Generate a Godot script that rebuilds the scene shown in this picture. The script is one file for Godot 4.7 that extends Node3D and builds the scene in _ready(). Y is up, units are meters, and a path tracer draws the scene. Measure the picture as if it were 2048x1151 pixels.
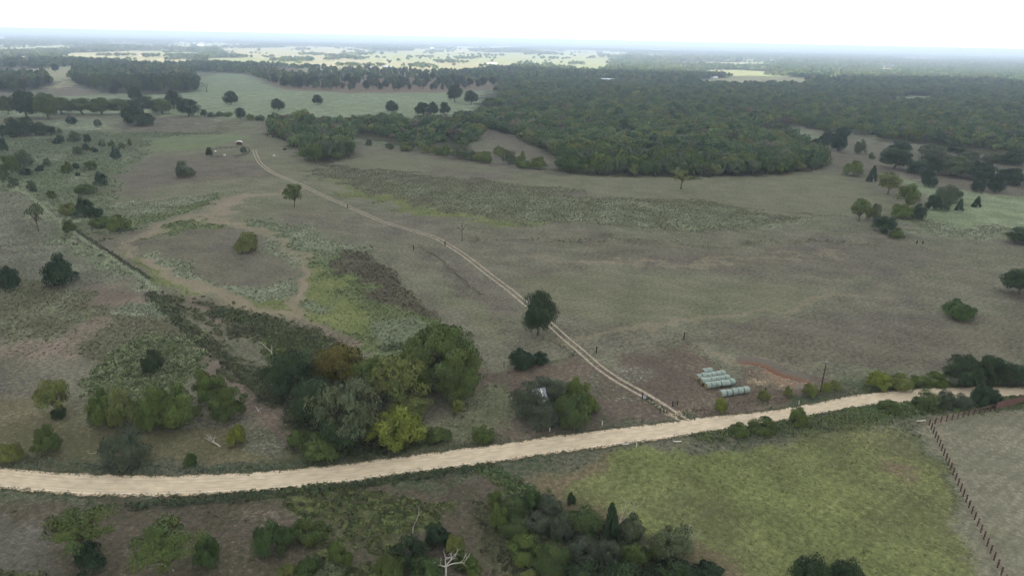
extends Node3D
# An aerial view over a ranch: pasture, a gravel road, wrapped hay bales, woods to the horizon, under the shadow of a cloud.
# Positions are written as pixels of the photograph (2048 x 1151) and dropped onto the ground through the camera below.

const EYE := Vector3(0, 70, 0)
const FOCAL := 1384.0
const PITCH := 19.85
const ROLL := 1.22
var view: Basis
var rng := RandomNumberGenerator.new()
var used := {}
var mats := {}

# ------------------------------------------------------------------ pixels to ground
func ray(px: float, py: float) -> Vector3:
	return (view * Vector3((px - 1024.0) / FOCAL, -(py - 575.5) / FOCAL, -1.0)).normalized()

func g(px: float, py: float) -> Vector3:
	var d := ray(px, py)
	var k := EYE.y / maxf(-d.y, 0.0028)
	return Vector3(d.x * k, 0, d.z * k)

func metres_per_pixel(p: Vector3) -> float:
	return (p - EYE).dot(-view.z) / FOCAL

func poly(a: Array) -> PackedVector2Array:
	# a flat list of pixel pairs to a ground polygon; pixels on the picture's border are carried on past it
	var out := PackedVector2Array()
	for i in range(0, a.size(), 2):
		var x: float = a[i]
		var y: float = a[i + 1]
		if x <= 0: x -= 200
		if x >= 2048: x += 200
		if y >= 1151: y += 200
		var p := g(x, y)
		out.append(Vector2(p.x, p.z))
	return out

func line(a: Array) -> Array:
	var out := []
	for i in range(0, a.size(), 2):
		out.append(g(a[i], a[i + 1]))
	return out

# ------------------------------------------------------------------ naming
func numbered(n: String) -> String:
	if not used.has(n):
		used[n] = 0
		return n
	used[n] += 1
	return "%s_%03d" % [n, used[n]]

func tag(o: Node, label := "", category := "", group := "", kind := "") -> Node:
	if label: o.set_meta("label", label)
	if category: o.set_meta("category", category)
	if group: o.set_meta("group", group)
	if kind: o.set_meta("kind", kind)
	return o

func thing(n: String, at: Vector3, label: String, category: String, group := "", turn := 0.0) -> Node3D:
	var o := Node3D.new()
	o.name = numbered(n)
	add_child(o)
	o.position = at
	o.rotation.y = turn
	tag(o, label, category, group)
	return o

func part(n: String, mesh: Mesh, m: Material, parent: Node) -> MeshInstance3D:
	var o := MeshInstance3D.new()
	o.name = n if parent != self else numbered(n)
	o.mesh = mesh
	if m: o.material_override = m
	parent.add_child(o, true)
	return o

func mat(key: String, c: Color, rough := 0.9, vertex := false, back := 0.0) -> StandardMaterial3D:
	if mats.has(key): return mats[key]
	var m := StandardMaterial3D.new()
	m.albedo_color = c
	m.roughness = rough
	m.metallic_specular = 0.25
	m.vertex_color_use_as_albedo = vertex
	m.cull_mode = BaseMaterial3D.CULL_DISABLED
	if back > 0.0:
		m.backlight_enabled = true
		m.backlight = Color(back, back, back)
	mats[key] = m
	return m

func rgb8(r: int, g_: int, b: int) -> Color:
	return Color8(r, g_, b)

# ------------------------------------------------------------------ small mesh kit
class Kit:
	var v := PackedVector3Array()
	var n := PackedVector3Array()
	var c := PackedColorArray()
	var ix := PackedInt32Array()
	var tint := Color(1, 1, 1)

	func quad(a: Vector3, b: Vector3, cc: Vector3, d: Vector3, na: Vector3, nb: Vector3, nc: Vector3, nd: Vector3) -> void:
		var k := v.size()
		v.append(a); v.append(b); v.append(cc); v.append(d)
		n.append(na); n.append(nb); n.append(nc); n.append(nd)
		for i in 4: c.append(tint)
		# the winding follows the normals, so that each face is lit on the side it shows
		var seen_from := (cc - a).cross(b - a) + (d - a).cross(cc - a)
		for i in ([0, 1, 2, 0, 2, 3] if seen_from.dot(na + nb + nc + nd) >= 0.0 else [0, 2, 1, 0, 3, 2]): ix.append(k + i)

	func flat(a: Vector3, b: Vector3, cc: Vector3, d: Vector3) -> void:
		var m := (cc - a).cross(b - a).normalized()
		quad(a, b, cc, d, m, m, m, m)

	func box(at: Vector3, size: Vector3, turn := Basis.IDENTITY) -> void:
		var h := size * 0.5
		var p := []
		for i in 8:
			p.append(at + turn * Vector3(h.x * (1 if i & 1 else -1), h.y * (1 if i & 2 else -1), h.z * (1 if i & 4 else -1)))
		for f in [[0, 2, 3, 1], [4, 5, 7, 6], [0, 4, 6, 2], [1, 3, 7, 5], [2, 6, 7, 3], [0, 1, 5, 4]]:
			var m: Vector3 = ((p[f[0]] + p[f[2]]) * 0.5 - at).normalized()
			quad(p[f[0]], p[f[1]], p[f[2]], p[f[3]], m, m, m, m)

	func tube(pts: Array, rad: Array, sides := 6, cap := true) -> void:
		var rings := []
		for i in pts.size():
			var dir: Vector3 = (pts[mini(i + 1, pts.size() - 1)] - pts[maxi(i - 1, 0)]).normalized()
			var s := dir.cross(Vector3.UP if absf(dir.y) < 0.9 else Vector3.RIGHT).normalized()
			var t := dir.cross(s)
			var ring := []
			for j in sides:
				var a := TAU * j / sides
				ring.append(s * cos(a) + t * sin(a))
			rings.append(ring)
		for i in pts.size() - 1:
			for j in sides:
				var k := (j + 1) % sides
				quad(pts[i] + rings[i][j] * rad[i], pts[i + 1] + rings[i + 1][j] * rad[i + 1], pts[i + 1] + rings[i + 1][k] * rad[i + 1], pts[i] + rings[i][k] * rad[i], rings[i][j], rings[i + 1][j], rings[i + 1][k], rings[i][k])
		if cap:
			for e in [0, pts.size() - 1]:
				var m: Vector3 = (pts[e] - pts[1 if e == 0 else e - 1]).normalized()
				for j in range(0, sides - 2, 2):
					quad(pts[e] + rings[e][0] * rad[e], pts[e] + rings[e][j + 1] * rad[e], pts[e] + rings[e][j + 2] * rad[e], pts[e] + rings[e][mini(j + 3, sides - 1)] * rad[e], m, m, m, m)

	func mesh() -> ArrayMesh:
		var a := []
		a.resize(Mesh.ARRAY_MAX)
		a[Mesh.ARRAY_VERTEX] = v
		a[Mesh.ARRAY_NORMAL] = n
		a[Mesh.ARRAY_COLOR] = c
		a[Mesh.ARRAY_INDEX] = ix
		var m := ArrayMesh.new()
		m.add_surface_from_arrays(Mesh.PRIMITIVE_TRIANGLES, a)
		return m

func rand_dir() -> Vector3:
	var y := rng.randf_range(-1, 1)
	var a := rng.randf() * TAU
	var r := sqrt(1.0 - y * y)
	return Vector3(r * cos(a), y, r * sin(a))

# a crown of leaf-sized faces gathered in clumps; radius 1, from y = 0 to y = 1, to be scaled to each tree
func crown(clumps: int, leaves: int, size: float, form: String, clump_r := 0.3, hollow := 0.55) -> Array:
	var k := Kit.new()
	var ends := []
	for i in clumps:
		var d := rand_dir()
		if form != "bush" and d.y < -0.8: d.y = -d.y
		if form == "bush": d.y = absf(d.y) * 1.2 - 0.5
		d = d.normalized()
		var r := rng.randf_range(hollow, 0.86)
		var cpos := Vector3(d.x * r, 0.5 + d.y * r * 0.5, d.z * r)
		if form == "flat":
			cpos.y = 0.62 + 0.3 * (1.0 - r * r) * rng.randf_range(0.3, 1.0) - 0.32 * rng.randf() * r
		elif form == "cone":
			var h := rng.randf()
			var a := rng.randf() * TAU
			r = (1.0 - h) * 0.8 + 0.12
			cpos = Vector3(cos(a) * r, h * 0.9 + 0.04, sin(a) * r)
			d = Vector3(cos(a), 0.3, sin(a))
		elif form == "bush":
			cpos.y = (cpos.y - 0.2) * 1.18
		elif form == "tall":
			cpos.x *= 0.85
		var cr := clump_r * rng.randf_range(0.65, 1.25)
		if form == "cone": cr *= 0.75
		ends.append(cpos)
		var shade := rng.randf_range(0.7, 1.0)
		var warm := rng.randf_range(0.93, 1.07)
		for j in leaves:
			var e := rand_dir()
			if e.y < -0.2 and rng.randf() < 0.6: e.y = -e.y
			var p := cpos + Vector3(e.x * cr, e.y * cr * 0.55, e.z * cr) * rng.randf_range(0.55, 1.08)
			if p.y < 0.0: p.y = rng.randf() * 0.05
			var out := (e * 0.7 + (p - Vector3(0, 0.35, 0)).normalized() * 0.5).normalized()
			var face := (out + rand_dir() * 0.7).normalized()
			out = (out * 0.45 + face * 0.55).normalized()
			var s := face.cross(Vector3.UP + rand_dir() * 0.4).normalized()
			var t := face.cross(s)
			var w := size * rng.randf_range(0.55, 1.25)
			var l := w * rng.randf_range(0.8, 1.3)
			var q := shade * rng.randf_range(0.62, 1.0)
			k.tint = Color(minf(1, q * warm), q, minf(1, q / warm))
			var bend := face * w * 0.3
			k.quad(p - s * w * 0.5, p + t * l * 0.55 - bend, p + s * w * 0.5, p - t * l * 0.55 - bend, out, out, out, out)
	return [k.mesh(), ends]

func trunk_mesh(ends: Array, crown_low: float, crown_h: float, radius: float, thick: float, limbs: int, lean := 0.0) -> ArrayMesh:
	# in the crown's proportions: y from 0 to 1 over the whole tree, x and z in crown radii
	var k := Kit.new()
	var fork := Vector3(lean * 0.3, crown_low + crown_h * 0.18, 0)
	k.tube([Vector3(0, -0.03, 0), Vector3(lean * 0.1, fork.y * 0.5, 0.02), fork, Vector3(lean * 0.5, crown_low + crown_h * 0.7, 0)], [thick * 1.35, thick, thick * 0.8, thick * 0.2], 7)
	for i in mini(limbs, ends.size()):
		var e: Vector3 = ends[i]
		e = Vector3(e.x, crown_low + e.y * crown_h, e.z)
		var a := fork * Vector3(1, rng.randf_range(0.75, 1.15), 1)
		var m := a.lerp(e, 0.5) + Vector3(0, 0.03, 0) + rand_dir() * 0.05
		k.tube([a, m, e], [thick * 0.5, thick * 0.3, thick * 0.08], 5, false)
	return k.mesh()

# ------------------------------------------------------------------ what grows where
# zone: base colour, second colour, tufts, second tufts (sRGB), share of tufts, share of second tufts, weeds per square metre, weed height
var zones := {
	"mown": [[105, 99, 84], [104, 104, 82], [82, 78, 70], [120, 118, 102], 0.32, 0.14, 0.5, 0.13],
	"mown_olive": [[104, 101, 82], [107, 105, 85], [86, 88, 66], [120, 116, 96], 0.28, 0.12, 0.5, 0.13],
	"mown_brown": [[100, 94, 83], [102, 97, 81], [80, 74, 66], [114, 108, 92], 0.32, 0.1, 0.5, 0.12],
	"mown_path": [[122, 113, 91], [125, 114, 96], [108, 102, 81], [134, 124, 105], 0.2, 0.12, 0.0, 0.0],
	"weed_dark": [[88, 86, 66], [94, 90, 71], [73, 72, 54], [120, 124, 98], 0.3, 0.2, 1.3, 0.32],
	"weed_mixed": [[94, 95, 73], [88, 88, 67], [78, 79, 58], [126, 132, 106], 0.3, 0.42, 1.4, 0.34],
	"pale_ridge": [[136, 140, 114], [124, 130, 102], [148, 152, 128], [112, 118, 90], 0.4, 0.2, 2.4, 0.45],
	"weed_sage": [[100, 106, 82], [92, 98, 74], [120, 126, 102], [80, 86, 62], 0.34, 0.2, 1.4, 0.4],
	"weed_brown": [[84, 77, 62], [78, 74, 58], [68, 63, 52], [100, 98, 78], 0.3, 0.12, 1.4, 0.38],
	"weed_pale": [[108, 111, 90], [98, 101, 78], [140, 145, 122], [84, 88, 66], 0.36, 0.2, 1.6, 0.36],
	"weed_green": [[88, 96, 60], [98, 104, 70], [72, 82, 50], [118, 124, 92], 0.32, 0.18, 1.6, 0.4],
	"lime": [[104, 110, 66], [98, 103, 64], [86, 92, 56], [124, 127, 86], 0.3, 0.15, 1.0, 0.25],
	"scrub": [[92, 100, 74], [98, 98, 78], [76, 86, 58], [122, 128, 102], 0.32, 0.16, 0.6, 0.5],
	"meadow": [[120, 127, 100], [110, 117, 90], [96, 105, 78], [142, 147, 118], 0.3, 0.25, 0.0, 0.0],
	"green_lite": [[104, 112, 80], [100, 104, 76], [90, 98, 68], [114, 120, 90], 0.3, 0.1, 0.0, 0.0],
	"grey_weeds": [[104, 103, 86], [98, 95, 82], [84, 84, 68], [130, 132, 110], 0.3, 0.2, 0.8, 0.3],
	"bare": [[112, 100, 88], [104, 92, 82], [90, 82, 70], [132, 118, 104], 0.25, 0.15, 0.05, 0.2],
	"bare_pink": [[113, 103, 90], [106, 97, 84], [88, 82, 64], [140, 122, 108], 0.35, 0.12, 0.5, 0.3],
	"tall_green": [[98, 105, 72], [90, 97, 64], [118, 124, 92], [70, 78, 50], 0.35, 0.2, 2.6, 0.8],
	"brush_dark": [[76, 78, 56], [82, 80, 60], [62, 64, 46], [96, 98, 68], 0.32, 0.15, 1.3, 0.6],
	"olive": [[98, 92, 72], [90, 86, 66], [82, 80, 56], [118, 110, 86], 0.3, 0.1, 0.1, 0.2],
	"pale_olive": [[106, 105, 82], [112, 110, 90], [88, 92, 66], [132, 130, 108], 0.32, 0.2, 1.4, 0.35],
	"yard": [[92, 82, 72], [98, 86, 74], [78, 70, 62], [118, 108, 94], 0.26, 0.06, 0.03, 0.2],
	"yard_litter": [[94, 88, 78], [98, 92, 80], [78, 76, 62], [146, 142, 130], 0.26, 0.12, 0.3, 0.2],
	"red_dirt": [[128, 98, 78], [150, 122, 98], [190, 166, 140], [132, 84, 60], 0.36, 0.25, 0.0, 0.0],
	"sand": [[190, 164, 132], [170, 142, 114], [150, 122, 96], [200, 178, 150], 0.25, 0.15, 0.0, 0.0],
	"verge": [[90, 88, 74], [82, 86, 66], [66, 74, 54], [110, 104, 90], 0.35, 0.12, 0.5, 0.3],
	"rough_brown": [[86, 77, 68], [82, 76, 62], [68, 64, 52], [102, 94, 80], 0.3, 0.1, 0.15, 0.25],
	"rough_grey": [[92, 87, 80], [88, 84, 74], [76, 72, 64], [108, 102, 92], 0.3, 0.1, 0.08, 0.2],
	"rough_green": [[80, 88, 50], [86, 82, 62], [64, 74, 42], [98, 106, 64], 0.35, 0.2, 2.0, 0.6],
	"field_green": [[102, 106, 66], [96, 95, 68], [86, 90, 56], [118, 120, 78], 0.3, 0.2, 1.1, 0.18],
	"field_brown": [[98, 89, 68], [104, 94, 74], [84, 80, 58], [120, 106, 86], 0.3, 0.1, 0.3, 0.15],
	"dry_yard": [[122, 118, 100], [114, 110, 92], [106, 103, 86], [134, 128, 110], 0.3, 0.2, 0.0, 0.0],
	"straw": [[152, 145, 113], [144, 138, 106], [128, 126, 96], [166, 158, 128], 0.3, 0.2, 0.0, 0.0],
	"straw_green": [[134, 138, 98], [140, 140, 102], [122, 127, 88], [154, 152, 118], 0.3, 0.2, 0.0, 0.0],
	"red_slope": [[116, 96, 82], [108, 98, 80], [96, 86, 70], [136, 104, 84], 0.3, 0.15, 0.0, 0.0],
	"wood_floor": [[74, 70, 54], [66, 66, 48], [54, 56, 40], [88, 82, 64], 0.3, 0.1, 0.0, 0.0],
}
var zone_ids := {}
var zone_list := []

# painted in this order, each over the ones before
func patches() -> Array:
	return [
		["mown_olive", [0, 236, 160, 230, 520, 238, 545, 268, 600, 300, 612, 330, 690, 385, 640, 420, 480, 440, 400, 430, 215, 400, 215, 360, 330, 300, 0, 300]],
		["meadow", [0, 200, 150, 192, 400, 183, 470, 170, 700, 178, 1000, 182, 1000, 204, 930, 222, 880, 232, 720, 238, 600, 246, 480, 236, 400, 230, 0, 232]],
		["meadow", [370, 178, 400, 156, 440, 146, 500, 150, 540, 170, 500, 186, 420, 190]],
		["bare_pink", [100, 182, 110, 168, 140, 172, 170, 185, 150, 192]],
		["straw", [0, 146, 60, 138, 150, 132, 160, 150, 110, 162, 60, 160, 0, 158]],
		["red_slope", [430, 140, 520, 148, 560, 180, 700, 186, 900, 184, 990, 176, 1000, 158, 880, 146, 700, 138, 520, 134]],
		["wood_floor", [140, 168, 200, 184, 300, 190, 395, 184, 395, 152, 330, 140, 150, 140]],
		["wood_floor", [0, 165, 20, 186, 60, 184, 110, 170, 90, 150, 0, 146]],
		["scrub", [0, 255, 110, 240, 190, 243, 215, 266, 330, 262, 400, 266, 395, 285, 330, 300, 260, 330, 215, 365, 232, 400, 215, 430, 280, 440, 275, 465, 200, 472, 150, 472, 120, 440, 60, 395, 0, 350]],
		["weed_pale", [10, 268, 100, 262, 120, 274, 0, 284]],
		["weed_pale", [120, 240, 200, 240, 212, 262, 130, 268]],
		["weed_pale", [60, 312, 130, 308, 110, 322, 50, 326]],
		["weed_pale", [215, 315, 260, 306, 300, 296, 250, 325]],
		["weed_pale", [140, 350, 185, 345, 180, 358, 140, 360]],
		["green_lite", [300, 278, 400, 270, 492, 272, 470, 285, 430, 293, 360, 298, 300, 302]],
		["mown_brown", [235, 242, 330, 234, 490, 242, 440, 258, 330, 264, 240, 260]],
		["weed_pale", [398, 258, 425, 240, 440, 238, 430, 252, 412, 262]],
		["weed_dark", [350, 266, 400, 262, 430, 245, 480, 244, 490, 252, 460, 264, 420, 270]],
		["mown_brown", [228, 352, 330, 312, 420, 306, 520, 320, 560, 350, 480, 372, 330, 392, 235, 388]],
		["mown_olive", [300, 372, 400, 366, 520, 352, 580, 362, 480, 384, 330, 398]],
		["weed_green", [215, 412, 300, 402, 400, 396, 478, 388, 430, 408, 340, 428, 270, 446, 235, 452]],
		["weed_pale", [225, 412, 320, 398, 400, 392, 475, 386, 420, 400, 330, 416, 260, 432, 232, 430]],
		["grey_weeds", [0, 355, 55, 392, 112, 440, 150, 490, 210, 530, 255, 562, 232, 600, 150, 566, 100, 566, 0, 575]],
		["weed_dark", [30, 456, 75, 454, 70, 464, 30, 468]],
		["weed_brown", [125, 445, 160, 468, 270, 470, 290, 500, 330, 545, 330, 580, 285, 550, 210, 495]],
		["mown_brown", [170, 470, 275, 470, 300, 510, 340, 560, 320, 575, 230, 505]],
		["weed_sage", [100, 432, 130, 440, 205, 505, 262, 548, 240, 556, 170, 512, 112, 466]],
		["pale_ridge", [20, 360, 66, 394, 116, 436, 165, 474, 220, 508, 296, 562, 312, 580, 302, 584, 284, 566, 210, 517, 155, 480, 106, 440, 56, 398, 14, 366]],
		["brush_dark", [134, 446, 172, 474, 226, 508, 300, 562, 308, 572, 303, 571, 222, 512, 166, 476]],
		["lime", [270, 462, 285, 500, 330, 556, 385, 590, 370, 598, 320, 574, 278, 515]],
		["weed_dark", [0, 570, 100, 562, 200, 576, 236, 590, 226, 630, 140, 662, 60, 692, 0, 716]],
		["bare", [205, 566, 282, 576, 292, 600, 240, 622, 212, 602]],
		["bare_pink", [0, 724, 60, 694, 150, 662, 216, 626, 228, 638, 165, 680, 130, 720, 0, 760]],
		["weed_dark", [140, 716, 170, 680, 240, 632, 330, 640, 372, 668, 320, 692, 220, 702, 150, 742]],
		["weed_pale", [236, 624, 288, 600, 328, 602, 348, 620, 312, 646, 262, 642]],
		["tall_green", [140, 760, 190, 720, 240, 696, 312, 684, 385, 668, 425, 694, 425, 722, 400, 780, 300, 806, 210, 806, 150, 782]],
		["brush_dark", [285, 584, 345, 594, 440, 682, 520, 745, 570, 800, 535, 800, 440, 722, 385, 664, 325, 615]],
		["bare", [380, 652, 420, 682, 470, 734, 545, 800, 640, 862, 700, 890, 690, 912, 480, 894, 500, 840, 470, 800, 440, 750, 400, 694]],
		["brush_dark", [372, 596, 430, 612, 500, 622, 560, 640, 620, 668, 662, 702, 640, 740, 560, 740, 490, 700, 430, 655]],
		["bare", [345, 590, 400, 605, 440, 640, 520, 660, 520, 668, 430, 652]],
		["rough_green", [470, 668, 560, 664, 620, 690, 600, 720, 520, 716]],
		["olive", [0, 800, 150, 792, 220, 850, 400, 852, 480, 872, 620, 884, 730, 905, 700, 922, 560, 932, 400, 943, 200, 945, 0, 930]],
		["grey_weeds", [480, 862, 560, 858, 640, 890, 620, 912, 500, 906]],
		["mown_path", [262, 466, 290, 450, 360, 434, 430, 405, 480, 400, 470, 418, 440, 430, 520, 450, 590, 500, 628, 548, 626, 588, 612, 622, 602, 640, 580, 640, 520, 626, 440, 610, 372, 586, 328, 552, 288, 506]],
		["mown_path", [424, 408, 478, 398, 540, 382, 590, 368, 612, 368, 596, 376, 545, 390, 480, 408, 440, 418]],
		["mown_brown", [292, 480, 336, 448, 410, 438, 480, 458, 545, 495, 590, 530, 600, 560, 590, 598, 560, 606, 510, 600, 450, 588, 390, 562, 345, 530]],
		["weed_green", [300, 470, 340, 448, 410, 436, 470, 452, 400, 462, 330, 476]],
		["weed_pale", [322, 505, 350, 496, 375, 510, 400, 545, 440, 572, 500, 575, 560, 560, 588, 555, 590, 590, 560, 602, 510, 598, 450, 586, 390, 560, 345, 530]],
		["weed_pale", [520, 468, 560, 495, 590, 530, 580, 540, 545, 510, 510, 480]],
		["lime", [480, 590, 540, 596, 585, 592, 580, 612, 540, 608]],
		["weed_green", [470, 434, 560, 442, 700, 476, 748, 492, 762, 522, 800, 562, 852, 622, 862, 655, 830, 700, 760, 700, 705, 678, 650, 664, 608, 648, 612, 625, 628, 590, 630, 548, 592, 498, 530, 455]],
		["weed_sage", [465, 432, 560, 440, 700, 476, 748, 492, 755, 510, 700, 505, 660, 520, 620, 520, 585, 486, 530, 452]],
		["weed_pale", [560, 446, 640, 462, 720, 486, 750, 500, 690, 498, 640, 500, 600, 478]],
		["weed_brown", [672, 525, 700, 498, 752, 505, 800, 562, 852, 622, 858, 640, 800, 620, 740, 580, 690, 560]],
		["lime", [612, 530, 640, 545, 700, 580, 740, 620, 730, 660, 680, 660, 640, 650, 612, 630, 632, 585]],
		["weed_sage", [632, 590, 670, 598, 660, 618, 630, 612]],
		["weed_sage", [745, 625, 800, 632, 840, 655, 830, 690, 780, 690, 745, 660]],
		["bare_pink", [575, 632, 602, 636, 640, 655, 700, 674, 740, 700, 720, 705, 660, 682, 600, 660]],
		["mown_olive", [640, 326, 720, 300, 900, 322, 1100, 352, 1400, 358, 1680, 342, 1750, 380, 1800, 432, 1640, 437, 1400, 406, 1000, 366, 720, 333]],
		["mown_brown", [850, 330, 1000, 345, 1060, 358, 960, 362, 860, 348]],
		["weed_dark", [608, 342, 640, 328, 720, 333, 850, 350, 1000, 366, 1200, 386, 1400, 406, 1550, 426, 1645, 435, 1560, 446, 1500, 458, 1350, 458, 1200, 453, 1050, 448, 930, 441, 830, 421, 740, 401, 690, 381, 640, 356]],
		["weed_mixed", [760, 362, 1000, 384, 1200, 398, 1400, 414, 1560, 432, 1500, 450, 1300, 450, 1100, 440, 900, 410, 780, 385]],
		["lime", [632, 352, 690, 372, 780, 396, 880, 418, 1000, 436, 1070, 442, 1066, 449, 960, 443, 850, 426, 760, 404, 690, 384]],
		["weed_pale", [1500, 446, 1640, 436, 1720, 438, 1640, 444, 1520, 454]],
		["mown_brown", [960, 260, 1010, 266, 1120, 312, 1112, 332, 1060, 314, 1000, 292]],
		["meadow", [1800, 430, 1870, 395, 1800, 350, 1880, 372, 1960, 385, 2048, 402, 2048, 474, 1950, 474, 1850, 468]],
		["weed_pale", [1795, 438, 1900, 448, 2048, 466, 2048, 472, 1900, 470, 1820, 466]],
		["mown_brown", [1600, 288, 1700, 308, 1780, 326, 1900, 342, 2048, 362, 2048, 402, 1960, 386, 1870, 368, 1780, 346, 1690, 342, 1650, 315]],
		["weed_pale", [1540, 256, 1600, 258, 1625, 275, 1600, 284, 1552, 268]],
		["mown_brown", [1120, 385, 1250, 388, 1240, 396, 1120, 392]],
		["mown_brown", [1180, 470, 1500, 500, 1800, 470, 1900, 520, 1700, 560, 1400, 540, 1180, 520]],
		["mown_olive", [1020, 560, 1200, 540, 1500, 560, 1700, 590, 1500, 640, 1300, 650, 1180, 640, 1060, 600]],
		["mown_brown", [1400, 650, 1700, 630, 2048, 620, 2048, 700, 1800, 740, 1600, 740, 1450, 690]],
		["mown_olive", [870, 600, 940, 560, 1000, 600, 1040, 640, 1000, 690, 950, 660]],
		["mown_brown", [840, 500, 900, 520, 1000, 590, 1040, 620, 1020, 650, 960, 610, 880, 550]],
		["yard", [960, 748, 1080, 728, 1155, 710, 1240, 760, 1340, 818, 1300, 842, 1100, 872, 960, 888, 900, 892, 880, 800]],
		["yard", [760, 768, 880, 752, 960, 744, 960, 780, 880, 800, 800, 800]],
		["brush_dark", [520, 735, 600, 720, 720, 715, 860, 735, 950, 760, 900, 790, 800, 800, 850, 850, 850, 893, 740, 906, 640, 890, 570, 800]],
		["pale_olive", [872, 800, 1000, 772, 1040, 796, 1045, 850, 930, 884, 860, 880]],
		["yard", [1200, 702, 1300, 690, 1370, 682, 1440, 735, 1500, 790, 1530, 800, 1370, 836, 1330, 815, 1240, 745]],
		["yard_litter", [1205, 728, 1290, 715, 1300, 745, 1260, 765, 1235, 755]],
		["yard_litter", [1170, 742, 1235, 770, 1290, 800, 1250, 800, 1180, 770]],
		["mown_path", [1100, 669, 1300, 651, 1500, 621, 1750, 593, 1750, 597, 1500, 627, 1300, 658, 1100, 677]],
		["mown_path", [1380, 681, 1450, 701, 1560, 726, 1700, 746, 1700, 750, 1560, 731, 1440, 707]],
		["weed_dark", [930, 482, 1200, 480, 1500, 484, 1830, 489, 1830, 492, 1500, 488, 1200, 484, 930, 486]],
		["mown_path", [1050, 520, 1250, 522, 1450, 512, 1700, 505, 1700, 508, 1450, 517, 1250, 528, 1050, 526]],
		["yard", [1470, 720, 1620, 760, 1660, 776, 1560, 800, 1500, 790]],
		["bare_pink", [1480, 730, 1522, 735, 1548, 750, 1582, 760, 1580, 766, 1540, 764, 1505, 752, 1488, 738]],
		["red_dirt", [1494, 733, 1520, 736, 1540, 746, 1548, 754, 1530, 754, 1510, 745]],
		["sand", [1328, 810, 1346, 812, 1396, 834, 1450, 830, 1400, 846, 1330, 850, 1270, 856, 1330, 840, 1352, 834]],
		["verge", [0, 905, 130, 925, 250, 938, 400, 940, 560, 928, 700, 915, 850, 898, 1000, 880, 1190, 852, 1330, 835, 1530, 800, 1700, 778, 1860, 764, 2048, 764, 2048, 810, 1900, 815, 1700, 840, 1500, 862, 1300, 892, 1100, 920, 900, 950, 720, 972, 540, 990, 300, 1006, 130, 1000, 0, 992]],
		["rough_brown", [0, 994, 200, 1004, 400, 1002, 640, 980, 1000, 934, 1040, 962, 1100, 985, 1240, 1060, 1340, 1151, 0, 1151]],
		["rough_grey", [0, 1040, 90, 1030, 110, 1070, 180, 1110, 160, 1151, 0, 1151]],
		["rough_green", [500, 1004, 640, 990, 760, 984, 900, 985, 930, 1000, 840, 1044, 700, 1050, 560, 1026]],
		["rough_green", [640, 1060, 820, 1050, 800, 1100, 740, 1151, 640, 1120]],
		["rough_brown", [720, 1060, 780, 1066, 760, 1100, 700, 1110]],
		["rough_green", [0, 1140, 90, 1130, 100, 1151, 0, 1151]],
		["rough_green", [930, 955, 1020, 955, 1060, 985, 1000, 990, 950, 975]],
		["bare_pink", [448, 1042, 478, 1034, 492, 1046, 470, 1056, 450, 1054]],
		["bare_pink", [448, 1090, 470, 1088, 472, 1098, 452, 1098]],
		["field_green", [1060, 945, 1110, 922, 1290, 892, 1400, 876, 1490, 866, 1620, 858, 1760, 850, 1838, 852, 1868, 880, 1910, 955, 1950, 1045, 1985, 1120, 2010, 1151, 1330, 1151, 1230, 1060, 1110, 985]],
		["field_brown", [1040, 940, 1110, 924, 1220, 905, 1200, 930, 1140, 960, 1200, 1000, 1260, 1030, 1250, 1060, 1050, 1000]],
		["field_brown", [1750, 935, 1790, 930, 1822, 945, 1810, 968, 1775, 972, 1742, 955]],
		["field_brown", [1390, 1090, 1500, 1120, 1560, 1151, 1390, 1151]],
		["verge", [1838, 852, 1862, 846, 1900, 918, 1960, 1040, 2018, 1151, 2000, 1151, 1975, 1112, 1930, 1010, 1888, 915]],
		["dry_yard", [1862, 848, 1992, 818, 2048, 802, 2048, 1151, 2012, 1151, 1960, 1035, 1900, 912]],
		["bare_pink", [1868, 856, 1884, 854, 1888, 862, 1872, 866]],
		["brush_dark", [975, 1000, 1050, 980, 1120, 1000, 1240, 1060, 1390, 1080, 1440, 1151, 1080, 1151, 1010, 1090]],
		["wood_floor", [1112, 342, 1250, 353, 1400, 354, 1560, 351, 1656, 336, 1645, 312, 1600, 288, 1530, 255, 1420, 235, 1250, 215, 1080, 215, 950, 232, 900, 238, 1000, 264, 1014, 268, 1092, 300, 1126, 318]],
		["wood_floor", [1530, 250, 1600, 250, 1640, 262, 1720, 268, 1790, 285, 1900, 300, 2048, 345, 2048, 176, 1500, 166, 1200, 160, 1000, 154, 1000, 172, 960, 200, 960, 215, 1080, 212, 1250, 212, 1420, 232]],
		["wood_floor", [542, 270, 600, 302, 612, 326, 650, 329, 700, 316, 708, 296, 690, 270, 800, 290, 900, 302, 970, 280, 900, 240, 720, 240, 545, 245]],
		["weed_pale", [705, 278, 770, 282, 800, 292, 740, 292, 705, 290]],
		["straw", [105, 107, 280, 101, 292, 112, 240, 119, 180, 115, 115, 112]],
		["straw", [430, 98, 560, 95, 700, 94, 740, 101, 620, 106, 720, 112, 620, 114, 460, 107]],
		["straw", [590, 124, 700, 119, 850, 122, 1000, 117, 1070, 124, 920, 137, 700, 136, 590, 133]],
		["straw_green", [690, 107, 900, 105, 1040, 105, 1170, 114, 1290, 121, 1100, 123, 980, 120, 860, 116, 740, 115]],
		["straw", [1395, 161, 1460, 154, 1620, 154, 1612, 168, 1480, 171, 1400, 168]],
		["meadow", [1745, 194, 1860, 192, 1900, 198, 1800, 208]],
		["straw_green", [1872, 186, 1915, 185, 1915, 193, 1872, 194]],
		["straw", [1185, 163, 1240, 161, 1310, 166, 1200, 168]],
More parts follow.
